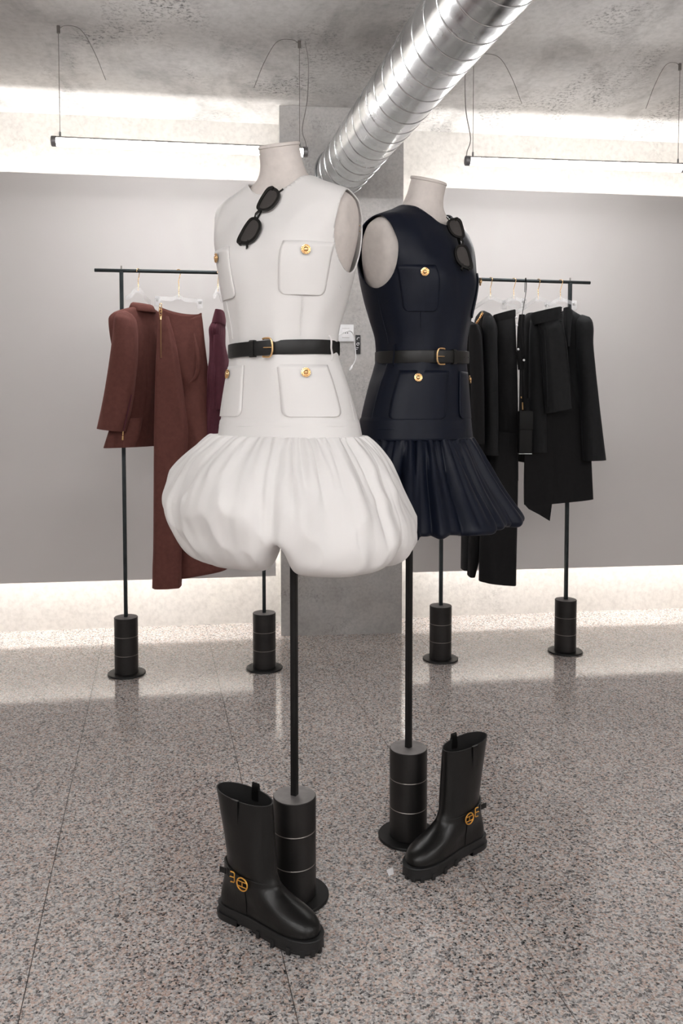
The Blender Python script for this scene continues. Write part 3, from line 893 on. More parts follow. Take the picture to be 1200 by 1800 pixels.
# ------------------------------------------------------------------ belts
def belt(fm, th_b, direction, end_th, label, wz):
    """th_b buckle angle; the free end runs on from the buckle to end_th"""
    t = thing('belt', label, 'belt', fm.b + Vector((0, 0, wz)), fm.yaw)
    base = Matrix.Translation((0, 0, -wz))
    def P(name, m, mt, par=t, **k): return part(name, move(m, base), mt, par, **k)
    HW = 0.0148
    def band(a0, a1, off0, off1, thick, hw=HW, n=120, closed=False):
        rings = []
        for i in range(n if closed else n + 1):
            u = i / n; th = a0 + (a1 - a0) * u; off = off0 + (off1 - off0) * u
            tilt = 0.0035 * math.sin(th - 0.6)
            ring = []
            for dz, do in ((-hw, 0.0006), (-hw * 0.96, thick * 0.8), (-hw * 0.8, thick), (0, thick * 1.06), (hw * 0.8, thick), (hw * 0.96, thick * 0.8), (hw, 0.0006), (0, 0.0)):
                p = torso(th, wz + tilt, off + do); p.z = wz + tilt + dz
                ring.append(p)
            rings.append(ring)
        if closed: rings.append(rings[0]); return loft(rings)
        return loft(rings, True, True)
    P('strap', band(th_b, th_b + TAU, 0.0085, 0.0085, 0.0030, closed=True), M['belt_leather'])
    e = P('strap_end', band(th_b - direction * 0.06, end_th, 0.0118, 0.0125, 0.0028, n=40), M['belt_leather'])
    for k in range(4):
        u = 0.30 + 0.17 * k; th = th_b + (end_th - th_b) * u
        tilt = 0.0035 * math.sin(th - 0.6)
        c = torso(th, wz + tilt, 0.0158); n = tnormal(th, wz)
        P('hole', tube([c - n * 0.001, c + n * 0.0004], 0.0012, 8), M['black_plastic'], e)
    # keeper
    kt = th_b + (end_th - th_b) * 0.26
    kp = []
    for i in range(9):
        th = kt - 0.045 + 0.09 * i / 8; tilt = 0.0035 * math.sin(th - 0.6); ring = []
        for dz, do in ((-HW - 0.002, 0.006), (-HW - 0.0025, 0.014), (-HW + 0.001, 0.0178), (0, 0.0186), (HW - 0.001, 0.0178), (HW + 0.0025, 0.014), (HW + 0.002, 0.006)):
            p = torso(th, wz, do); p.z = wz + tilt + dz; ring.append(p)
        kp.append(ring)
    P('keeper', loft(kp, True, True), M['belt_leather'])
    # buckle: open D frame with prong
    n = tnormal(th_b, wz); tan = Vector((-n.y, n.x, 0)).normalized()
    if tan.dot(torso(th_b + 0.05, wz) - torso(th_b, wz)) < 0: tan = -tan
    tan = tan * (-direction)
    tilt = 0.0035 * math.sin(th_b - 0.6)
    c = torso(th_b, wz, 0.0185); c.z += tilt
    pts = [(0.012, 0.0175), (0.004, 0.0185), (-0.006, 0.0178), (-0.0105, 0.010), (-0.0115, 0.0), (-0.0105, -0.010), (-0.006, -0.0178), (0.004, -0.0185), (0.012, -0.0175)]
    # frame lies so that its round side faces away from the strap end
    fr = [c + tan * (-x) + Vector((0, 0, z)) - n * (0.004 if x > 0.008 else 0.0) for x, z in spline(pts, 40)]
    P('buckle', tube(fr, 0.0021, 8), M['gold'], label='gold buckle')
    P('prong', tube([c + tan * 0.0115, c + tan * 0.004 + n * 0.002, c - tan * 0.008], 0.0012, 8), M['gold'])
    return t
tb, _ = FW.find(475, 611); te, _ = FW.find(416, 613)
belt(FW, tb, -1, te - 0.15, 'black leather belt with gold buckle around the ivory dress', 1.220)
tb, _ = FN.find(768, 638); te, _ = FN.find(815, 640)
belt(FN, tb, 1, te + 0.25, 'black leather belt with gold buckle around the navy dress', 1.220)

# ------------------------------------------------------------------ white cord with a small toggle
def cord_tag():
    c = FW.M @ stick(1.42, 1.233, 0.016)
    a = FW.M @ stick(1.7, 1.25, 0.012)
    Y = a.y
    pts = [a, at(613, 582, Y + .02), at(620.5, 588, Y + .04), at(623.5, 606, Y + .04), at(625, 628, Y + .04), at(622, 638, Y + .035), at(619, 643, Y + .03)]
    t = thing('toggle_cord', 'thin white cord with a small white toggle beside the ivory dress', 'cord', pts[-1])
    part('cord', tube(spline([tuple(p) for p in pts], 40), 0.0011, 6), M['white_plastic'], t, world=True)
    e0, e1 = at(619.5, 641.5, Y + .03), at(614, 651, Y + .03)
    part('toggle', tube([e0, e0.lerp(e1, .25), e0.lerp(e1, .6), e1], [0.0012, 0.0034, 0.0036, 0.0012], 10), M['white_plastic'], t, world=True)
cord_tag()

# ------------------------------------------------------------------ sunglasses
def sunglasses(fm, pA, pB, label, tilt=0.0, lift=0.016, flip=1):
    """pA, pB: pixels of the lower and the upper end of the frame front"""
    a = fm.find(*pA); b = fm.find(*pB); m = fm.find((pA[0] + pB[0]) / 2, (pA[1] + pB[1]) / 2)
    A = fm.M @ torso(*a); B = fm.M @ torso(*b)
    n = (fm.M.to_3x3() @ (tnormal(*m) + 0.0 * tnormal(*a))).normalized()
    X = (B - A).normalized(); n = (n - X * n.dot(X)).normalized()
    tc = (Vector((0, 0, CAMH)) - (A + B) / 2).normalized(); n = n * (1 - tilt) + tc * tilt; n = (n - X * n.dot(X)).normalized(); Yv = n.cross(X).normalized() * flip
    # push out until the frame clears the cloth
    C = (A + B) / 2
    mid = fm.M @ torso(*m)
    C = C + n * max(0.0, (mid - C).dot(n)) + n * lift
    W = 0.0685
    rot = Matrix((X, Yv, X.cross(Yv))).transposed().to_4x4(); rot.translation = C
    zs = 1 if X.cross(Yv).dot(n) > 0 else -1
    t = thing('sunglasses', label, 'sunglasses', C)
    outer = [(.0085, .008), (.014, .0150), (.028, .0185), (.046, .0205), (.0610, .0215), (.0685, .0185), (.0695, .010), (.0655, -.004), (.056, -.0150), (.043, -.0195), (.027, -.0190), (.015, -.0130), (.0095, -.003)]
    inner = [(.0140, .006), (.018, .0105), (.029, .0135), (.045, .0150), (.0560, .0150), (.0610, .0125), (.0620, .006), (.0590, -.004), (.0510, -.0115), (.041, -.0150), (.028, -.0145), (.019, -.0095), (.0148, -.002)]
    O = spline(outer, 52, True); I = spline(inner, 52, True)
    O = [(x, y * 1.14) for x, y in O]; I = [(x, y * 1.10) for x, y in I]
    def bend(m_):   # wrap the front slightly around the face
        return [Vector((p.x, p.y, p.z - 1.6 * p.x * p.x)) for p in m_[0]], m_[1]
    def flipz(m_): return [Vector((p.x, p.y, p.z * zs)) for p in m_[0]], m_[1]
    rims = []
    for s in (1, -1):
        o = [(x * s, y) for x, y in O]; i = [(x * s, y) for x, y in I]
        rims.append(ring_plate(o, i, -0.0022, 0.0022))
    bridge = tube([Vector((-.0095, .006, 0)), Vector((0, .0085, 0.001)), Vector((.0095, .006, 0))], 0.0026, 8, flat=(0.0030, 0.0024))
    fr = part('frame', move(flipz(bend(join(*rims, bridge))), rot), M['acetate'], t, world=True)
    for s in (1, -1):
        i = [(x * s * 1.0, y) for x, y in I]
        part('lens', move(flipz(bend(prism(i, -0.0008, 0.0006))), rot), M['lens'], t, world=True)
    # folded temples behind the front
    for s, k in ((1, 0), (-1, 1)):
        h = -0.0065 - 0.0045 * k
        pts = [Vector((.067 * s, .013, -0.003)), Vector((.068 * s, .012, h)), Vector((.045 * s, .010, h - .001)), Vector((-.02 * s, .006, h)), Vector((-.055 * s, .000, h)), Vector((-.073 * s, -.010, h))]
        part('temple', move(flipz(tube(spline([tuple(p) for p in pts], 26), 0.002, 8, flat=(0.0042, 0.0016))), rot), M['acetate'], t, world=True)
    return t
sunglasses(FW, (438, 431), (489, 343), 'black sunglasses hooked on the neckline of the ivory dress', flip=1)
sunglasses(FN, (808, 487), (783, 388), 'black sunglasses hooked on the neckline of the navy dress', tilt=0.35, lift=0.026, flip=-1)
# ================================================================== BOOTS
def boot(heel, toe, side, label):
    """heel, toe: floor points of the sole's ends; side = +1 left boot, -1 right boot (buckle on the outer side)"""
    heel, toe = Vector(heel), Vector(toe); d = (toe - heel); L = d.length; d.normalize()
    ang = math.atan2(d.y, d.x); c = heel + d * (L * 0.36); S = 0.285 / 0.285; print('BOOT', L)
    t = thing('boot', label, 'boot', (c.x, c.y, 0), ang, 'pair of black boots')
    # local frame: x forward, y left, heel back at x = -0.103, toe tip at x = 0.182
    K = Matrix.Diagonal((0.91, 0.92, 0.865, 1.0))
    def P(name, m, mt, par=t, **k): return part(name, move(m, K), mt, par, **k)
    foot_out = [(-0.103, 0.0), (-0.098, 0.020), (-0.080, 0.033), (-0.040, 0.036), (0.010, 0.036), (0.060, 0.041), (0.105, 0.047), (0.145, 0.043), (0.172, 0.027), (0.182, 0.004),
                (0.176, -0.018), (0.155, -0.034), (0.115, -0.042), (0.060, -0.037), (0.010, -0.031), (-0.040, -0.031), (-0.080, -0.030), (-0.098, -0.019)]
    if side < 0: pass
    else: foot_out = [(x, -y) for x, y in foot_out][::-1]
    FO = spline(foot_out, 80, True)
    def outline(x0, x1, w, blend, ys=0.0):
        """footprint squeezed to x0..x1 with half width w; blend 0 = foot shape, 1 = ellipse"""
        res = []
        for (x, y) in FO:
            u = (x + 0.103) / 0.285
            fx = x0 + (x1 - x0) * u
            fy = y / 0.043 * w
            a = math.atan2(y, x - 0.03)
            k = abs(2 * u - 1)
            ey = math.copysign(w * math.sqrt(max(0.0, 1 - k ** 2.1)), y)
            res.append(Vector((fx, fy * (1 - blend) + ey * blend + ys, 0)))
        return res
    # upper: rows z, back x, front x, half width, blend
    UP = [(0.034, -0.094, 0.1730, 0.0400, 0.0), (0.044, -0.0965, 0.1755, 0.0415, 0.0), (0.054, -0.097, 0.1735, 0.0420, 0.05), (0.064, -0.0965, 0.1665, 0.0415, 0.12), (0.073, -0.0955, 0.1545, 0.0405, 0.25),
          (0.081, -0.0945, 0.1375, 0.0395, 0.4), (0.089, -0.0935, 0.1180, 0.0385, 0.55), (0.098, -0.0920, 0.0990, 0.0378, 0.7), (0.110, -0.0900, 0.0800, 0.0372, 0.85), (0.124, -0.0870, 0.0665, 0.0370, 1.0),
          (0.140, -0.0840, 0.0590, 0.0370, 1.0), (0.165, -0.0810, 0.0560, 0.0385, 1.0), (0.200, -0.0860, 0.0525, 0.0400, 1.0), (0.250, -0.0975, 0.0500, 0.0400, 1.0), (0.300, -0.1095, 0.0475, 0.0380, 1.0), (0.318, -0.1140, 0.0465, 0.0370, 1.0)]
    zs = []
    z = 0.034
    while z < 0.130: zs.append(z); z += 0.0022
    while z < 0.318: zs.append(z); z += 0.006
    zs.append(0.318)
    rings = []
    for z in zs:
        x0, x1, w, bl = table(UP, z)
        # shaft rim rises a little to the front
        o = outline(x0, x1, w, bl)
        k = smoothstep(0.14, 0.318, z)
        crease = 0.0012 * math.sin((z - 0.09) * 190) * math.exp(-((z - 0.128) / 0.018) ** 2)
        r = []
        for p in o:
            fx = smoothstep(0.0, 0.06, p.x)
            q = Vector((p.x + crease * fx, p.y * (1 + 0.012 * math.sin(z * 60 + p.x * 40) * k), z + 0.010 * k * (p.x - 0.0) / 0.07 * -0.4))
            r.append(q)
        rings.append(r)
    inner = []
    for z in (0.318, 0.30, 0.25, 0.20, 0.15):
        x0, x1, w, bl = table(UP, z); o = outline(x0 + 0.003, x1 - 0.003, w - 0.003, bl)
        inner.append([Vector((p.x, p.y, z + (0.010 * smoothstep(0.14, 0.318, z) * p.x / 0.07 * -0.4))) for p in o])
    P('upper', loft(rings + inner[:1], True, False), M['boot_leather'], angle=60)
    P('lining', loft(inner, False, True), M['boot_inside'])
    # welt and rubber sole with heel block and lugs
    def scaled(z, k, dz=0): return [Vector((0.04 + (x - 0.04) * (1 + k), y * (1 + k * 2.2), z)) for x, y in FO]
    P('welt', loft([scaled(0.0335, -0.03), scaled(0.0335, 0.012), scaled(0.0360, 0.022), scaled(0.0385, 0.014), scaled(0.0390, -0.05)], True, True), M['rubber'])
    fore = lambda p: p.x - 0.012; rear = lambda p: -0.030 - p.x
    body = loft([scaled(0.0090, -0.005), scaled(0.0105, 0.008), scaled(0.0335, 0.012)], True, True)
    lugs = []
    P('sole', clip(body, lambda p: 1.0), M['rubber'])
    hb = loft([scaled(0.0, 0.015), scaled(0.002, 0.03), scaled(0.017, 0.04)], True, True)
    P('heel', clip(hb, rear), M['rubber'], solid=0.0)
    fb = loft([scaled(0.0035, -0.02), scaled(0.017, 0.005)], True, True)
    P('tread', clip(fb, fore), M['rubber'])
    lug_ms = []
    for k in range(0, 80, 4):
        p = FO[k]
        if p[0] < 0.015: continue
        a = Vector((0.04 + (p[0] - 0.04) * 1.0, p[1] * 1.0, 0))
        q = FO[(k + 2) % 80]; tdir = Vector((q[0] - FO[k - 2][0], q[1] - FO[k - 2][1], 0)).normalized()
        rot = Matrix.Translation(a * 0.985 + Vector((0, 0, 0.009))) @ Matrix.Rotation(math.atan2(tdir.y, tdir.x), 4, 'Z')
        lug_ms.append(move(box(0.0105, 0.008, 0.018, 0.0015), rot))
    for m_ in lug_ms: P('lug', m_, M['rubber'])
    # seam between vamp and shaft
    zr = 0.137
    x0, x1, w, bl = table(UP, zr)
    seamr = [Vector((p.x * 1.005 , p.y * 1.012, zr + 0.012 * smoothstep(0.0, -0.08, p.x) - 0.006 * smoothstep(0, .05, p.x))) for p in outline(x0 - 0.0008, x1 + 0.0008, w + 0.0006, bl)]
    P('seam', tube(seamr, 0.0013, 6, closed=True), M['boot_leather'])
    # pull tabs on both sides of the rim
    for s in (1, -1):
        y = 0.0380 * s
        pts = [(0.0, y * 1.03, 0.262), (0.0, y * 1.04, 0.300), (0.0, y * 1.03, 0.318), (0.0, y * 0.98, 0.3335 if s != side else 0.321), (0.0, y * 0.90, 0.318), (0.0, y * 0.88, 0.290)]
        rr = []
        for (x, yy, z) in spline(pts, 26):
            rr.append([Vector((-0.030 + dx, yy + dy, z)) for dx, dy in ((-0.010, -0.001), (0.010, -0.001), (0.010, 0.001), (-0.010, 0.001))])
        P('pull_tab', loft(rr, True, True), M['boot_leather'], angle=30)
    # strap round the ankle with the round emblem and letter buckle on the outer side
    zs_ = 0.130
    x0, x1, w, bl = table(UP, zs_)
    op = outline(x0 - 0.001, x1 + 0.001, w + 0.001, bl)
    sel = [p for p in op if p.x < 0.012]
    band = []
    path = sorted([p for p in op if p.y * side > 0 and p.x < -0.002], key=lambda p: -p.x) + sorted([p for p in op if p.y * side <= 0 and p.x < -0.002], key=lambda p: p.x)
    for p in path:
        zz = zs_ + 0.010 * smoothstep(0.0, -0.09, p.x)
        n = Vector((p.x + 0.03, p.y * 2.0, 0)).normalized()
        band.append([Vector((p.x, p.y, zz - 0.0085)) + n * 0.0004, Vector((p.x, p.y, zz - 0.008)) + n * 0.0026, Vector((p.x, p.y, zz + 0.008)) + n * 0.0026, Vector((p.x, p.y, zz + 0.0085)) + n * 0.0004])
    P('ankle_strap', loft(band, True, True), M['boot_leather'], angle=40)
    # heel counter panel below the strap
    def side_pt(x, z, off):
        x0, x1, w, bl = table(UP, z); o = [p for p in outline(x0, x1, w, bl) if p.y * side > 0]
        o.sort(key=lambda p: abs(p.x - x)); a, b = o[0], o[1]
        k = (x - a.x) / (b.x - a.x) if abs(b.x - a.x) > 1e-6 else 0
        y = a.y + (b.y - a.y) * k
        return Vector((x, y + off * side, z))
    cp = []
    for z in [0.042 + 0.082 * i / 12 for i in range(13)]:
        cp.append([side_pt(x, z, o) for x, o in ((-0.030, 0.0002), (-0.030, 0.0016), (-0.016, 0.0020), (-0.002, 0.0016), (-0.002, 0.0002))])
    P('side_strap', loft(cp, True, True), M['boot_leather'], angle=40)
    # emblem ring
    ec = side_pt(-0.006, 0.122, 0.0045)
    def ep(x, z): return Vector((ec.x + x, ec.y + 0.0, ec.z + z))
    R = 0.0155
    ring = tube([ep(R * math.cos(TAU * j / 40), R * math.sin(TAU * j / 40)) for j in range(40)], 0.0017, 8, closed=True)
    bars = [tube([ep(-0.0135, z0), ep(0.0135, z0)], 0.0012, 6) for z0 in (0.0062, -0.0062)]
    stem = tube([ep(0, -0.006), ep(0, 0.006)], 0.0011, 6)
    cross = tube([ep(-0.004, 0), ep(0.004, 0)], 0.0010, 6)
    arcs = [tube([ep(s * (0.0125 - 0.003 * math.sin(math.pi * k / 8)), -0.006 + 0.012 * k / 8) for k in range(9)], 0.001, 6) for s in (1, -1)]
    P('emblem', join(ring, *bars, stem), M['dark_gold'], label='round gold emblem')
    # E shaped buckle behind the ring, on the strap
    bx = -0.034
    bc = side_pt(bx, 0.130, 0.0050)
    def bp(x, z): return Vector((bc.x + x, bc.y + x * 0.10 * -side, bc.z + z))
    P('buckle', join(tube([bp(-0.007, 0.0125), bp(0.002, 0.0125), bp(0.004, 0.010), bp(0.004, -0.010), bp(0.002, -0.0125), bp(-0.007, -0.0125)], 0.0016, 8),
                     tube([bp(0.004, 0), bp(-0.009, 0)], 0.0013, 8)), M['dark_gold'], label='gold letter buckle')
    # strap's loose end standing off at the back
    e0 = side_pt(-0.060, 0.134, 0.004)
    le = []
    for k in range(8):
        u = k / 7; p = e0 + Vector((-0.015 * u, side * (0.004 + 0.004 * u * u), 0.003 * u))
        le.append([p + Vector((0, -0.0012, -0.007)), p + Vector((0, 0.0012, -0.007)), p + Vector((0, 0.0012, 0.007)), p + Vector((0, -0.0012, 0.007))])
    P('strap_end', loft(le, True, True), M['boot_leather'], angle=40)
    P('strap_keeper', shift(box(0.008, 0.006, 0.020, 0.001), e0 + Vector((0.006, 0.0005 * side, 0))), M['boot_leather'])
    return t
boot(floor_pt(393, 1600), floor_pt(560, 1676), -1, 'black leather ankle boot at the foot of the ivory dress stand')
boot(floor_pt(842, 1482), floor_pt(722, 1545), 1, 'black leather ankle boot at the foot of the navy dress stand')

# ================================================================== CLOTHES ON THE RACKS
def sect(c, A, B, n=2.4, N=40, rot=0.0, fold=None, z=None):
    r = []
    for j in range(N):
        th = TAU * j / N; s, k = math.sin(th), math.cos(th)
        x = A * math.copysign(abs(s) ** (2 / n), s); y = -B * math.copysign(abs(k) ** (2 / n), k)
        f = 1.0 + (fold(th, c.z) if fold else 0.0)
        x, y = x * f, y * f
        r.append(c + Vector((x * math.cos(rot) - y * math.sin(rot), x * math.sin(rot) + y * math.cos(rot), 0)))
    return r
def px_loft(rows, Y, B, n=2.4, N=44, fold=None, steps=40, cap0=True, cap1=False, rot=0.0, slant=0.0):
    """garment volume from rows (py, left px, right px[, dY[, B]]) seen at depth Y; ellipse sections with real depth B"""
    full = [(r[0], r[1], r[2], r[3] if len(r) > 3 else 0.0, r[4] if len(r) > 4 else B) for r in rows]
    rings = []
    for i in range(steps + 1):
        py = full[0][0] + (full[-1][0] - full[0][0]) * i / steps
        l, r, dy, b = table(full, py)
        yy = Y + dy
        a, c = at(l, py, yy), at(r, py, yy)
        m = (a + c) / 2; A = (c.x - a.x) / 2
        if rot: A = math.sqrt(max(1e-6, A * A - (b * math.sin(rot)) ** 2)) / math.cos(rot) if A > b * abs(math.sin(rot)) * 1.05 else A
        ring = sect(m, A, b, n, N, rot, fold)
        if slant:
            for p in ring: p.z += slant * (p.x - m.x)
        rings.append(ring)
    return loft(rings, cap0, cap1)
def folds(*waves):
    def f(th, z):
        return sum(a * math.cos(k * th + p + w * z) for a, k, p, w in waves)
    return f
def garment(name, label, cat, loc, group): return thing(name, label, cat, loc, 0, group)

def hanger(rp, label, yaw, width, drop=0.05, clips=False, hookdrop=0.078, group='clear hangers'):
    """clear hanger with a brass hook over the rail at rp; yaw turns its plane"""
    e = Vector((math.cos(yaw), math.sin(yaw), 0))
    t = thing('hanger', label, 'hanger', rp, 0, group)
    R = 0.0095
    c = Vector(rp)
    up = Vector((0, 0, 1))
    pts = [c + e * (R * math.cos(a)) + up * (R * math.sin(a)) for a in [math.radians(q) for q in range(205, -41, -15)]]
    # from above the rail the hook bends back under to the hanger's middle
    q = pts[-1]
    pts = pts + [c + e * 0.004 - up * 0.022, c - e * 0.001 - up * 0.036, c - up * 0.050, c - up * hookdrop]
    part('hook', tube(pts, 0.0016, 8), M['gold'], t, world=True)
    n = Vector((-e.y, e.x, 0))
    def strap_path(ps, hh, tt):
        rr = []
        for p in ps:
            p = Vector(p); rr.append([p + n * tt + up * hh, p - n * tt + up * hh, p - n * tt - up * hh, p + n * tt - up * hh])
        return loft(rr, True, True)
    z0 = -hookdrop
    w = width / 2
    ps = [c + e * (-w) + up * (z0 - drop), c + e * (-w * 0.6) + up * (z0 - drop * 0.62), c + e * (-0.03) + up * (z0 - 0.008), c + up * (z0 + 0.002), c + e * 0.03 + up * (z0 - 0.008), c + e * (w * 0.6) + up * (z0 - drop * 0.62), c + e * w + up * (z0 - drop)]
    ps = spline([tuple(p) for p in ps], 25)
    part('bar', strap_path(ps, 0.0085, 0.004), M['acrylic'], t, world=True, angle=30)
    part('neck', shift(lathe([(0.010, z0 - 0.008), (0.011, z0 + 0.006), (0.006, z0 + 0.014), (0.003, z0 + 0.016)], 16), (c.x, c.y, c.z)), M['acrylic'], t, world=True)
    if clips:
        for s in (1, -1):
            p = c + e * (s * w * 0.93) + up * (z0 - drop - 0.004)
            rot = Matrix.Translation(p) @ Matrix.Rotation(yaw, 4, 'Z')
            k = part('clip', move(join(box(0.020, 0.004, 0.040, 0.001, (0, -0.008, -0.004)), box(0.020, 0.004, 0.040, 0.001, (0, 0.008, -0.004)), box(0.016, 0.014, 0.006, 0.001, (0, 0, 0.008))), rot), M['acrylic'], t, world=True)
            part('clip_spring', move(box(0.009, 0.019, 0.009, 0.001, (0, 0, 0.001)), rot), M['silver'], k, world=True)
    return t
G1 = 'burgundy clothes on the left rack'; G2 = 'black clothes on the right rack'
def railL(px): return rail_pt(px, RL0, RL1)
def railR(px): return rail_pt(px, RR0, RR1)
hanger(railL(243), 'clear hanger holding the burgundy jacket', math.radians(66), 0.15, 0.04)
hanger(railL(314), 'clear clip hanger holding the burgundy trousers', math.radians(28), 0.19, 0.012, clips=True, hookdrop=0.104)
hanger(railL(383), 'clear hanger holding the wine top', math.radians(84), 0.13, 0.03, hookdrop=0.075)
hanger(railR(862), 'clear hanger holding the black jacket with the gold chain', math.radians(-50), 0.28, 0.05)
hanger(railR(903), 'clear clip hanger holding the black trousers', math.radians(-35), 0.10, 0.015, clips=True)
hanger(railR(946), 'clear hanger holding the black jacket with the pale buttons', math.radians(-50), 0.26, 0.05)
hanger(railR(985), 'clear clip hanger holding the charcoal shorts', math.radians(-30), 0.13, 0.02, clips=True)

# ---- burgundy jacket, back three-quarter view
def jacket_burgundy():
    Y = railL(243).y
    t = garment('jacket', 'burgundy tailored jacket with gold sleeve zip on the left rack', 'jacket', at(240, 787, Y), G1)
    f = folds((0.03, 3, 0.4, 2.0), (0.02, 5, 1.2, 6.0))
    def body_fold(th, z): 
        k = smoothstep(1.42, 1.05, z)
        return k * f(th, z)
    rows = [(538, 244, 262, 0.0, 0.02), (543, 233, 270, 0.0, 0.03), (549, 221, 277, 0.0, 0.036), (556, 212, 283, 0.0, 0.040), (566, 207, 287, 0.0, 0.044), (590, 209, 291, 0.0, 0.046), (640, 217, 294, 0.0, 0.046), (690, 222, 294, 0.0, 0.046), (730, 213, 294, 0.0, 0.05), (784, 199, 296, 0.0, 0.055)]
    part('body', px_loft(rows, Y, 0.05, 2.2, 56, body_fold, 60, rot=math.radians(60)), M['burgundy'], t, world=True, angle=70)
    # peplum corner behind the sleeve
    rows = [(735, 222, 250), (760, 205, 246), (780, 196, 240), (786, 193, 236)]
    part('side_vent', px_loft(rows, Y - 0.115, 0.03, 2.2, 28, None, 16), M['burgundy'], t, world=True)
    # near sleeve
    sf = folds((0.025, 2, 0.3, 9.0), (0.02, 3, 2.0, 16.0))
    rows = [(546.5, 219, 223, 0.03, 0.008), (549, 212, 229, 0.02, 0.03), (554, 206, 234, 0.01, 0.05), (562, 202, 238, 0.0, 0.062), (580, 200.5, 241, 0.0, 0.066), (620, 196, 242, -0.01, 0.064), (680, 186.5, 236, -0.02, 0.060), (720, 179, 229, -0.025, 0.058), (756, 172, 219, -0.03, 0.058)]
    sl = part('sleeve', px_loft(rows, Y - 0.13, 0.06, 2.3, 40, sf, 50, slant=-0.12), M['burgundy'], t, world=True, angle=70)
    zp = [at(231 - 16 * k / 10, 694 + 72 * k / 10, Y - 0.185 + 0.0 * k) for k in range(11)]
    part('zip', tube(zp, 0.0022, 6), M['wine'], sl, world=True)
    p0 = at(216.5, 758, Y - 0.19)
    part('zip_pull', join(tube([p0, p0 - Vector((0.001, 0, 0.016))], 0.003, 8), tube([p0 - Vector((0.001, 0, 0.018)), p0 - Vector((0.002, 0, 0.034))], 0.0042, 8)), M['gold'], sl, world=True, label='gold zip pull')
    # far sleeve, hanging behind
    rows = [(556, 262, 282), (600, 270, 292), (700, 262, 288), (760, 255, 284)]
    part('sleeve', px_loft(rows, Y + 0.24, 0.05, 2.2, 28, None, 24), M['burgundy'], t, world=True)
    # turned collar: a folded band round the neck
    ring = []
    cc = at(250, 541, Y)
    for k in range(28):
        a = TAU * k / 28
        p = cc + Vector((0.034 * math.cos(a), 0.05 * math.sin(a), 0.0))
        p.z += 0.006 * -math.cos(a) + 0.006 * math.sin(a)
        ring.append(p)
    rr = []
    for p in ring:
        o = Vector((p.x - cc.x, p.y - cc.y, 0)).normalized()
        rr.append([p + o * 0.000 + Vector((0, 0, -0.010)), p + o * -0.004 + Vector((0, 0, 0.014)), p + o * 0.002 + Vector((0, 0, 0.017)), p + o * 0.010 + Vector((0, 0, 0.012)), p + o * 0.021 + Vector((0, 0, -0.012)), p + o * 0.019 + Vector((0, 0, -0.014))])
    rr.append(rr[0])
    part('collar', loft(rr), M['burgundy'], t, world=True, angle=70)
jacket_burgundy()

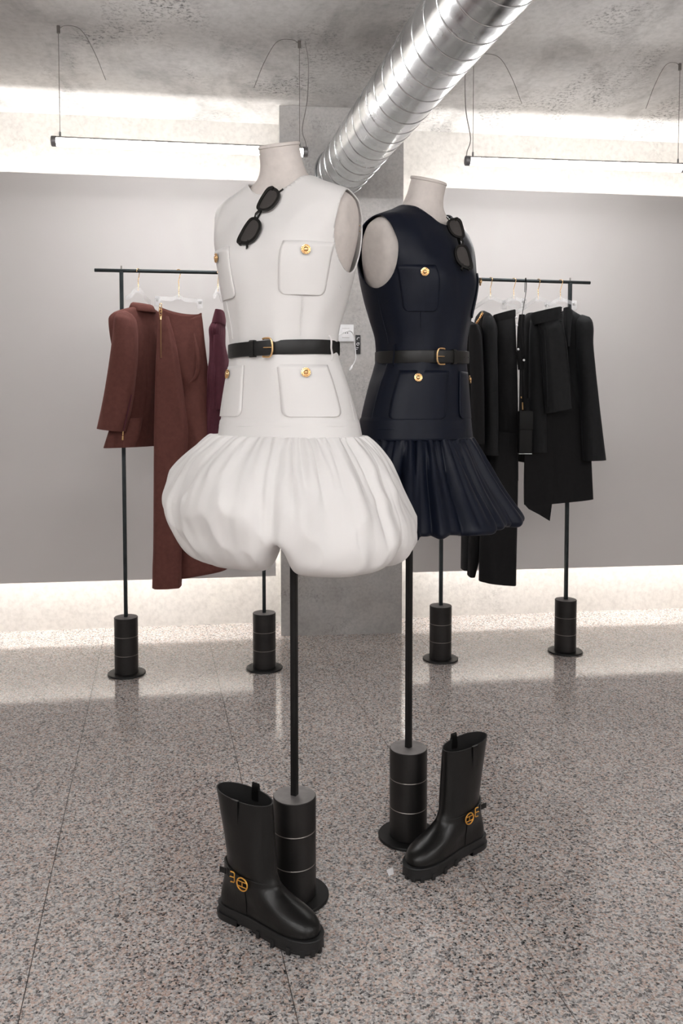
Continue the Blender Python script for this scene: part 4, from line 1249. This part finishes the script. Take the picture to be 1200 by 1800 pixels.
# ---- burgundy trousers on clips
def trousers_burgundy():
    Y = railL(314).y - 0.06
    t = garment('trousers', 'burgundy wide-leg trousers with a gold side zip on the left rack', 'trousers', at(300, 1030, Y), G1)
    f = folds((0.035, 3, 0.6, 5.0), (0.03, 5, 0.2, -8.0))
    rings = []
    rows = [(545, 281, 353), (560, 279, 355), (600, 278, 359), (650, 280, 364), (700, 290, 369), (760, 306, 376), (830, 312, 383), (900, 312, 390), (960, 312, 394), (1008, 312, 398)]
    for i in range(70):
        py = 545 + (1008 - 545) * i / 69
        l, r = table(rows, py)
        a, c = at(l, py, Y), at(r, py, Y); m = (a + c) / 2
        A = (c.x - a.x) / 2; k = min(1.0, i / 24)
        ring = sect(m, A, 0.035 + 0.02 * k, 2.2, 60, math.radians(14) * (1 - k), lambda th, z: f(th, z) * (0.3 + 0.7 * k))
        for p in ring:       # waist sags between the clips
            u = (p.x - m.x) / A
            p.z += (1 - k) ** 2 * (-0.030 * (1 - u * u) * (1.0 if p.y < m.y else 0.35) - 0.012 * u) + 0.18 * k * (p.x - m.x) * (i / 69) ** 2
            # cloth falls in under the seat
            g = math.exp(-((p.z - 1.17) / 0.05) ** 2) * math.exp(-((u + 0.15) / 0.35) ** 2)
            if p.y < m.y: p.y += 0.022 * g
        rings.append(ring)
    part('seat_and_leg', loft(rings), M['burgundy'], t, world=True, angle=70, solid=0.002)
    cen = sum(rings[0], Vector()) / len(rings[0])
    wb = []
    for dz, off in ((0.001, 0.0), (0.0015, 0.002), (-0.026, 0.0026), (-0.027, 0.0)):
        wb.append([p + Vector((0, 0, dz)) + Vector((p.x - cen.x, p.y - cen.y, 0)).normalized() * off for p in rings[0]])
    part('waistband', loft(wb), M['burgundy'], t, world=True, angle=50)
    part('drape_fold', tube(spline([tuple(at(x, y, Y - d)) for x, y, d in ((341, 585, .035), (346, 615, .048), (349, 640, .05), (344, 662, .05), (332, 674, .046))], 24), [0.002 + 0.008 * math.sin(math.pi * k / 23) for k in range(24)], 10), M['burgundy'], t, world=True)
    lf = folds((0.05, 2, 0.2, 1.0), (0.05, 4, 0.8, 1.5), (0.03, 6, 0.1, 2.0))
    rows = [(556, 279, 296, 0, .018), (600, 277, 308, 0, .035), (650, 275, 317), (700, 273, 324), (760, 271.5, 332), (830, 271, 327), (900, 270.5, 321), (960, 270, 320), (1000, 268.5, 320), (1031, 268, 319)]
    leg = part('leg', px_loft(rows, Y - 0.058, 0.05, 3.2, 44, lf, 60), M['burgundy'], t, world=True, angle=60)
    # zip down the side with its gold pull
    yz = Y - 0.10
    part('zip', tube([at(282.5, 560, yz), at(282.7, 600, yz - .01), at(283, 629, yz - 0.012)], 0.0020, 6), M['brass_zip'], leg, world=True, label='brass zip')
    part('zip_tape', tube([at(282.5, 550, yz + .01), at(282.8, 600, yz + 0.0), at(283, 631, yz + .0)], 0.003, 8, flat=(0.007, 0.0015)), M['wine'], leg, world=True)
    part('side_seam', tube([at(283, 632, yz + 0.0), at(281.5, 760, yz - .006), at(280, 900, yz - .006), at(279.5, 1025, yz - 0.006)], 0.0016, 6), M['burgundy'], leg, world=True)
    ch = []
    for k in range(5):
        p = at(282.2, 536 + k * 5.0, yz - .012)
        ch.append(tube([p + Vector((0.0045 * math.cos(TAU * j / 14), 0.002 * math.sin(TAU*j/14 + k), 0.0062 * math.sin(TAU * j / 14))) for j in range(14)], 0.0015, 6, closed=True))
    part('zip_pull', join(*ch, tube([at(282.5, 556, yz - .012), at(282.6, 562, yz - .012)], 0.0045, 8)), M['gold'], leg, world=True, label='gold chain zip pull')
trousers_burgundy()

# ---- wine sleeveless top, seen nearly edge-on
def top_wine():
    Y = railL(383).y
    t = garment('sleeveless_top', 'dark wine ribbed sleeveless top hung edge-on on the left rack', 'top', at(385, 800, Y), G1)
    rows = [(546, 382, 392, 0, .05), (552, 380, 393.5, 0, .07), (565, 376, 393.5, 0, .09), (582, 370, 394, 0, .12), (600, 371, 394, 0, .11), (630, 370.5, 400, 0, .12), (660, 367, 405, 0, .14), (700, 365, 402, 0, .13), (750, 363, 396, 0, .13), (820, 362, 396, 0, .13)]
    part('body', px_loft(rows, Y, 0.12, 2.2, 72, folds((0.018, 18, 0.2, 0.0), (0.03, 3, 0.0, 3.0)), 60), M['wine'], t, world=True, angle=70)
    rows = [(548, 381, 393), (556, 378, 394.5), (566, 375, 395), (571, 374, 394.5)]
    part('collar', px_loft(rows, Y - 0.01, 0.10, 2.2, 40, None, 16), M['wine'], t, world=True)
    rows = [(590, 376, 393.5), (640, 375, 398), (690, 376, 400), (720, 380, 396)]
    part('front_panel', px_loft(rows, Y - 0.085, 0.055, 2.0, 32, None, 24), M['wine'], t, world=True)
top_wine()

# ---- right rack
def coat_black():
    Y = railR(845).y - 0.02
    t = garment('coat', 'long black coat half hidden behind the navy dress', 'coat', at(825, 850, Y), G2)
    rows = [(566, 815, 826, 0, .05), (572, 805, 838, 0, .09), (585, 800, 845, 0, .12), (620, 800, 848), (700, 800, 850), (780, 800, 851), (850, 800, 852)]
    part('body', px_loft(rows, Y - 0.02, 0.12, 2.4, 40, folds((.03, 4, .2, 2)), 40), M['black_wool'], t, world=True, angle=70)
    rows = [(572, 826, 838), (590, 824, 846), (700, 828, 850), (780, 830, 851)]
    part('sleeve', px_loft(rows, Y - 0.16, 0.04, 2.3, 28, None, 24), M['black_wool'], t, world=True)
coat_black()
def jacket_chain():
    Y = railR(862).y
    t = garment('jacket', 'black jacket with a gold chain along its neck on the right rack', 'jacket', at(855, 850, Y), G2)
    rows = [(548, 843, 850, 0, .04), (552, 839, 857, 0, .08), (562, 836, 865, 0, .11), (580, 836, 870, 0, .13), (610, 838, 872), (700, 842, 874), (800, 846, 875), (850, 846, 876)]
    part('body', px_loft(rows, Y + 0.02, 0.11, 2.3, 44, folds((.04, 4, .7, 2), (.02, 7, 0, 3)), 50), M['black_wool'], t, world=True, angle=70)
    rows = [(556, 850, 864, 0.02, .03), (570, 848, 869), (600, 850, 872), (700, 852, 874), (800, 853, 875)]
    part('sleeve', px_loft(rows, Y - 0.14, 0.045, 2.3, 32, folds((.03, 3, .2, 12)), 30), M['charcoal_wool'], t, world=True)
    pts = [at(833 + 15 * k / 15 + 0.8 * math.sin(math.pi * k / 15), 576 - 26 * (k / 15) ** 0.9, Y - 0.10 + 0.02 * k / 15) for k in range(16)]
    ch = []
    for k, p in enumerate(pts):
        ch.append(tube([p + Vector((0.0035 * math.cos(TAU * j / 10), 0.003 * math.sin(TAU * j / 10 + (k % 2) * 1.5), 0.0036 * math.sin(TAU * j / 10))) for j in range(10)], 0.0014, 5, closed=True))
    for m_ in ch: part('chain_link', m_, M['gold'], t, world=True)
jacket_chain()
def trousers_black():
    Y = railR(900).y - 0.03
    t = garment('trousers', 'long black wide-leg trousers clipped on the right rack', 'trousers', at(870, 1028, Y), G2)
    f = folds((0.03, 3, 0.6, 3.0))
    rows = [(556, 868, 905, 0, .035), (600, 868.5, 906), (660, 869, 908), (760, 869, 909), (850, 860, 909)]
    part('hips', px_loft(rows, Y - 0.02, 0.06, 2.4, 40, f, 40, slant=0.25), M['black_wool'], t, world=True, angle=70)
    wbr = px_loft([(549, 867.5, 905.5), (552, 867.3, 906), (562, 867.3, 906), (563, 868, 905.5)], Y - 0.02, 0.040, 2.4, 40, f, 6, slant=0.25, cap0=False)
    part('waistband', wbr, M['black_wool'], t, world=True, angle=70)
    rows = [(760, 866, 909, 0, .05), (850, 852, 908.5), (900, 846, 908), (960, 843.5, 906.5), (1024, 842, 905.5)]
    part('leg', px_loft(rows, Y - 0.05, 0.05, 3.0, 44, folds((.04, 4, .3, .6), (.03, 6, 1.0, 1.0)), 40, slant=-0.12), M['black_wool'], t, world=True, angle=60)
    rows = [(780, 850, 890, 0, .04), (850, 832, 864), (900, 826, 854), (960, 823.5, 847), (1012, 822, 834)]
    part('leg', px_loft(rows, Y + 0.05, 0.045, 2.8, 36, folds((.05, 3, .1, 1.5)), 40), M['black_wool'], t, world=True, angle=60)
trousers_black()
def trousers_back():
    Y = railR(850).y + 0.12
    t = garment('trousers', 'narrow black trousers behind the wide-leg pair, seen below the navy dress', 'trousers', at(820, 1000, Y), G2)
    rows = [(600, 822, 866, 0, .04), (700, 818, 862), (800, 815, 850), (900, 812, 836), (960, 811, 832), (1000, 810.5, 826)]
    part('leg', px_loft(rows, Y, 0.05, 2.6, 36, folds((.05, 4, .4, 1.0)), 40), M['charcoal_wool'], t, world=True, angle=60)
    rows = [(600, 826, 866, 0, .04), (800, 828, 852), (985, 820, 838)]
    part('leg', px_loft(rows, Y + 0.09, 0.04, 2.6, 36, folds((.05, 4, .9, 1.0)), 30), M['charcoal_wool'], t, world=True, angle=60)
trousers_back()
def jacket_buttons():
    Y = railR(946).y
    t = garment('jacket', 'black jacket with pale round buttons in the middle of the right rack', 'jacket', at(938, 810, Y), G2)
    rows = [(551, 926, 937, 0, .04), (556, 921, 943, 0, .07), (566, 918, 949, 0, .10), (580, 917, 953, 0, .12), (620, 917, 957), (700, 916, 960), (760, 914, 961), (811, 910, 962)]
    part('body', px_loft(rows, Y + 0.03, 0.12, 2.4, 44, folds((.03, 4, .4, 2), (.02, 6, .3, 4)), 50), M['black_wool'], t, world=True, angle=70)
    rows = [(556, 934, 946, .02, .03), (568, 932, 951), (590, 930, 955), (700, 930, 959), (795, 932, 960)]
    part('sleeve', px_loft(rows, Y - 0.12, 0.045, 2.3, 32, folds((.03, 3, .8, 10)), 30), M['charcoal_wool'], t, world=True)
    for k, (x, y) in enumerate(((920.5, 633), (910.5, 614), (908, 572), (907, 558))):
        p = at(x, y, Y - 0.145)
        part('button', move(lathe([(0.003, -0.003), (0.0048, -0.001), (0.005, 0.001), (0.003, 0.003), (0.0008, 0.0032)], 12), Matrix.Translation(p) @ Matrix.Rotation(math.pi / 2, 4, 'X')), M['paper'], t, world=True, label='pale button')
    # lapel
    rows = [(553, 912, 922), (580, 909, 921), (620, 908, 922), (650, 910, 920)]
    part('lapel', px_loft(rows, Y - 0.125, 0.012, 2.2, 24, None, 20), M['black_wool'], t, world=True)
jacket_buttons()
def bag():
    Y = railR(925).y - 0.19
    t = garment('handbag', 'small flat black bag hanging from a thin strap by a gold clasp', 'bag', at(922, 797, Y), None)
    a, b = at(910, 797, Y), at(935, 722, Y)
    c = (a + b) / 2
    part('pouch', shift(box(b.x - a.x, 0.035, b.z - a.z, 0.006, (0, 0, 0), 3), c), M['black_patent'], t, world=True)
    part('flap', shift(box((b.x - a.x) * 0.98, 0.006, (b.z - a.z) * 0.42, 0.002), (c.x, c.y - 0.019, c.z + (b.z - a.z) * 0.27)), M['black_patent'], t, world=True)
    part('trim', shift(box((b.x - a.x) * 0.95, 0.03, 0.003, 0.001), (c.x, c.y, a.z - 0.001)), M['silver'], t, world=True, label='silver edge')
    r = railR(925)
    st = [at(918, 722, Y), at(917.5, 640, Y), at(916, 570, Y), Vector((r.x - 0.004, r.y - 0.012, 1.60)), Vector((r.x - 0.004, r.y - 0.011, 1.648)), Vector((r.x - 0.004, r.y, 1.6575)), Vector((r.x - 0.004, r.y + 0.011, 1.648)), Vector((r.x - 0.004, r.y + 0.012, 1.60))]
    part('strap', tube(spline([tuple(p) for p in st], 40), 0.0025, 6, flat=(0.0035, 0.0015)), M['black_patent'], t, world=True)
    part('clasp', join(tube([at(917.8, 708, Y - .004), at(918.3, 721, Y - .022)], 0.0035, 8), tube([at(915.5, 697, Y - .004), at(916, 700, Y - .004)], 0.003, 8)), M['gold'], t, world=True, label='gold clasp')
bag()
def shorts():
    Y = railR(985).y - 0.21
    t = garment('shorts', 'charcoal high-waisted shorts clipped in front of the black blazer', 'shorts', at(978, 722, Y), G2)
    rows = [(563, 946, 988, 0, .035), (580, 950, 990), (640, 954, 996), (690, 958, 1000), (722, 960, 1003)]
    part('body', px_loft(rows, Y, 0.045, 2.6, 44, folds((.03, 5, .4, 2), (.025, 9, .3, 3)), 36, slant=0.22), M['charcoal_wool'], t, world=True, angle=70)
    rows = [(545, 933, 985), (548, 932, 986), (564, 936, 987), (566, 938, 987)]
    part('waistband', px_loft(rows, Y, 0.040, 2.6, 44, None, 10, slant=0.22), M['charcoal_wool'], t, world=True, angle=60)
    for k in range(8):
        p = at(986.2 - 0.1 * k, 541 + 4.0 * k, Y - 0.036)
        part('lacing', shift(box(0.006, 0.004, 0.0045, 0.001), p), M['black_patent'], t, world=True)
    part('pleat', tube([at(957, 580, Y - .042), at(960, 640, Y - 0.044), at(963, 715, Y - 0.044)], 0.0022, 6), M['charcoal_wool'], t, world=True)
    part('pleat', tube([at(987, 572, Y - .035), at(994, 600, Y - 0.035), at(1000, 660, Y - 0.03), at(1002, 715, Y - .02)], 0.0035, 6), M['charcoal_wool'], t, world=True)
shorts()
def blazer():
    Y = railR(1005).y
    t = garment('blazer', 'black blazer with a long sleeve at the right end of the right rack', 'blazer', at(1015, 810, Y), G2)
    rows = [(543, 993, 1003, 0, .02), (549, 988, 1010, 0, .04), (557, 987, 1024, 0, .055), (566, 987, 1033, 0, .06), (580, 988, 1036, 0, .06), (640, 992, 1030), (690, 995, 1021), (720, 997, 1022), (750, 996, 1024)]
    part('body', px_loft(rows, Y - 0.085, 0.045, 2.3, 44, folds((.03, 3, .4, 4)), 50, slant=-0.05), M['charcoal_wool'], t, world=True, angle=70)
    rows = [(553.5, 1020, 1024, .04, .008), (556, 1016, 1031, .03, .03), (560, 1014, 1036, .01, .045), (568, 1012, 1040, 0, .052), (582, 1012, 1041.5, 0, .054), (600, 1013, 1041), (640, 1015, 1044), (700, 1020, 1050), (760, 1023, 1057), (809, 1025, 1063.5)]
    part('sleeve', px_loft(rows, Y - 0.15, 0.05, 2.3, 36, folds((.02, 2, .8, 9)), 50, slant=0.04), M['charcoal_wool'], t, world=True, angle=70)
    rows = [(541, 991, 1001), (550, 990, 1005), (570, 990, 1003), (610, 992, 1000)]
    part('collar', px_loft(rows, Y - 0.135, 0.03, 2.2, 28, None, 24), M['charcoal_wool'], t, world=True)
blazer()
def long_skirt():
    Y = railR(985).y - 0.075
    t = garment('long_skirt', 'black long skirt with a pointed uneven hem at the right of the right rack', 'skirt', at(975, 900, Y), G2)
    rows = [(660, 962, 1010, 0, .035), (690, 945, 1020, 0, .045), (720, 929, 1029), (800, 923, 1036), (860, 922, 1039), (882, 922.5, 1040)]
    part('body', px_loft(rows, Y, 0.055, 2.6, 56, folds((.03, 5, .4, .8), (.02, 8, 1.3, 1.0)), 44, slant=0.09), M['black_wool'], t, world=True, angle=70)
    # pointed overlap panel hanging lower at the left
    Y2 = Y - 0.066
    outl = [(926, 700), (970, 700), (973, 860), (970, 886), (966, 916), (948, 905), (929, 895), (923, 888), (921, 850), (922, 780)]
    front = [at(x, y, Y2 - 0.010 * math.sin((x - 921) / 14.0)) for x, y in outl]
    bm_v = front + [p + Vector((0, 0.006, 0)) for p in front]; n = len(front)
    ff = [tuple(range(n)), tuple(range(2 * n - 1, n - 1, -1))] + [(i, (i + 1) % n, n + (i + 1) % n, n + i) for i in range(n)]
    part('overlap_panel', (bm_v, ff), M['black_wool'], t, world=True, smooth=False)
long_skirt()

# ================================================================== SMALL THINGS
def on_column(px, py, out=0.0):
    d = ray(px, py); o = Vector((0, 0, CAMH)); c0 = cl + CN * out
    return o + d * ((c0 - o).dot(CN) / d.dot(CN))
def col_frame(px, py, out=0.0):
    c = on_column(px, py, out)
    rot = Matrix((CD, Vector((0, 0, 1)), CN)).transposed().to_4x4(); rot.translation = c
    return rot
def socket():
    c = on_column(608, 585.5)
    t = thing('wall_socket', 'white power socket plate on the concrete column', 'socket', c)
    w = (on_column(621.5, 585).x - on_column(594.5, 585).x); h = on_column(608, 570.5).z - on_column(608, 600.5).z
    F = col_frame(608, 585.5, 0.004)
    pl = part('plate', move(box(w, h, 0.008, 0.0015), F), M['white_plastic'], t, world=True)
    part('module', move(box(w * 0.46, h * 0.52, 0.003, 0.0006, (-0.002, 0, 0.005)), F), M['paper'], pl, world=True)
    part('joint', move(join(box(w * 0.48, 0.0016, 0.001, 0, (-0.002, h * 0.27, 0.0045)), box(w * 0.48, 0.0016, 0.001, 0, (-0.002, -h * 0.27, 0.0045))), F), M['cord'], pl, world=True, smooth=False)
    for dx in (-0.012, -0.002, 0.008):
        part('pin_hole', move(shift(lathe([(0.0028, 0.0), (0.0028, 0.0006), (0.002, 0.0008)], 12), (dx - 0.001, 0.0, 0.0062)), F), M['black_plastic'], pl, world=True)
socket()
def column_label():
    c = on_column(629, 605)
    t = thing('column_label', 'narrow black plate with white marks on the column beside the socket', 'label', c)
    w = on_column(633, 605).x - on_column(624.5, 605).x; h = on_column(629, 589).z - on_column(629, 622).z
    F = col_frame(629, 605.5, 0.003)
    part('plate', move(box(w, h, 0.006, 0.0008), F), M['black_plastic'], t, world=True)
    def arc(cx, cy, r, a0, a1, th=0.0014):
        return tube([Vector((cx + r * math.cos(math.radians(a0 + (a1 - a0) * k / 14)), cy + r * math.sin(math.radians(a0 + (a1 - a0) * k / 14)), 0.0034)) for k in range(15)], th, 6)
    top = h / 2
    part('mark', move(arc(0.003, top - 0.020, 0.008, 60, 200), F), M['paper'], t, world=True, label='white mark')
    part('mark', move(join(arc(-0.001, top - 0.043, 0.0055, -40, 300), tube([Vector((0.004, top - 0.047, .0034)), Vector((0.005, top - 0.036, .0034))], 0.0014, 6)), F), M['paper'], t, world=True, label='white mark')
    part('mark', move(join(tube([Vector((-0.009, top - 0.060, .0034)), Vector((0.002, top - 0.060, .0034))], 0.0014, 6), tube([Vector((-0.009, top - 0.068, .0034)), Vector((-0.003, top - 0.067, .0034))], 0.0012, 6)), F), M['paper'], t, world=True, label='white mark')
column_label()
def scrap():
    pts = [floor_pt(679, 1530), floor_pt(683, 1540), floor_pt(692, 1537), floor_pt(690, 1527)]
    poly = [(p.x, p.y) for p in pts]
    m = prism(poly, 0.0002, 0.0008)
    m = ([Vector((p.x, p.y, p.z + (0.003 if i % 4 == 3 else 0.0))) for i, p in enumerate(m[0])], m[1])
    tag(part('paper_scrap', m, M['paper'], smooth=False), 'small white scrap of paper on the floor by the navy stand', 'paper')
scrap()
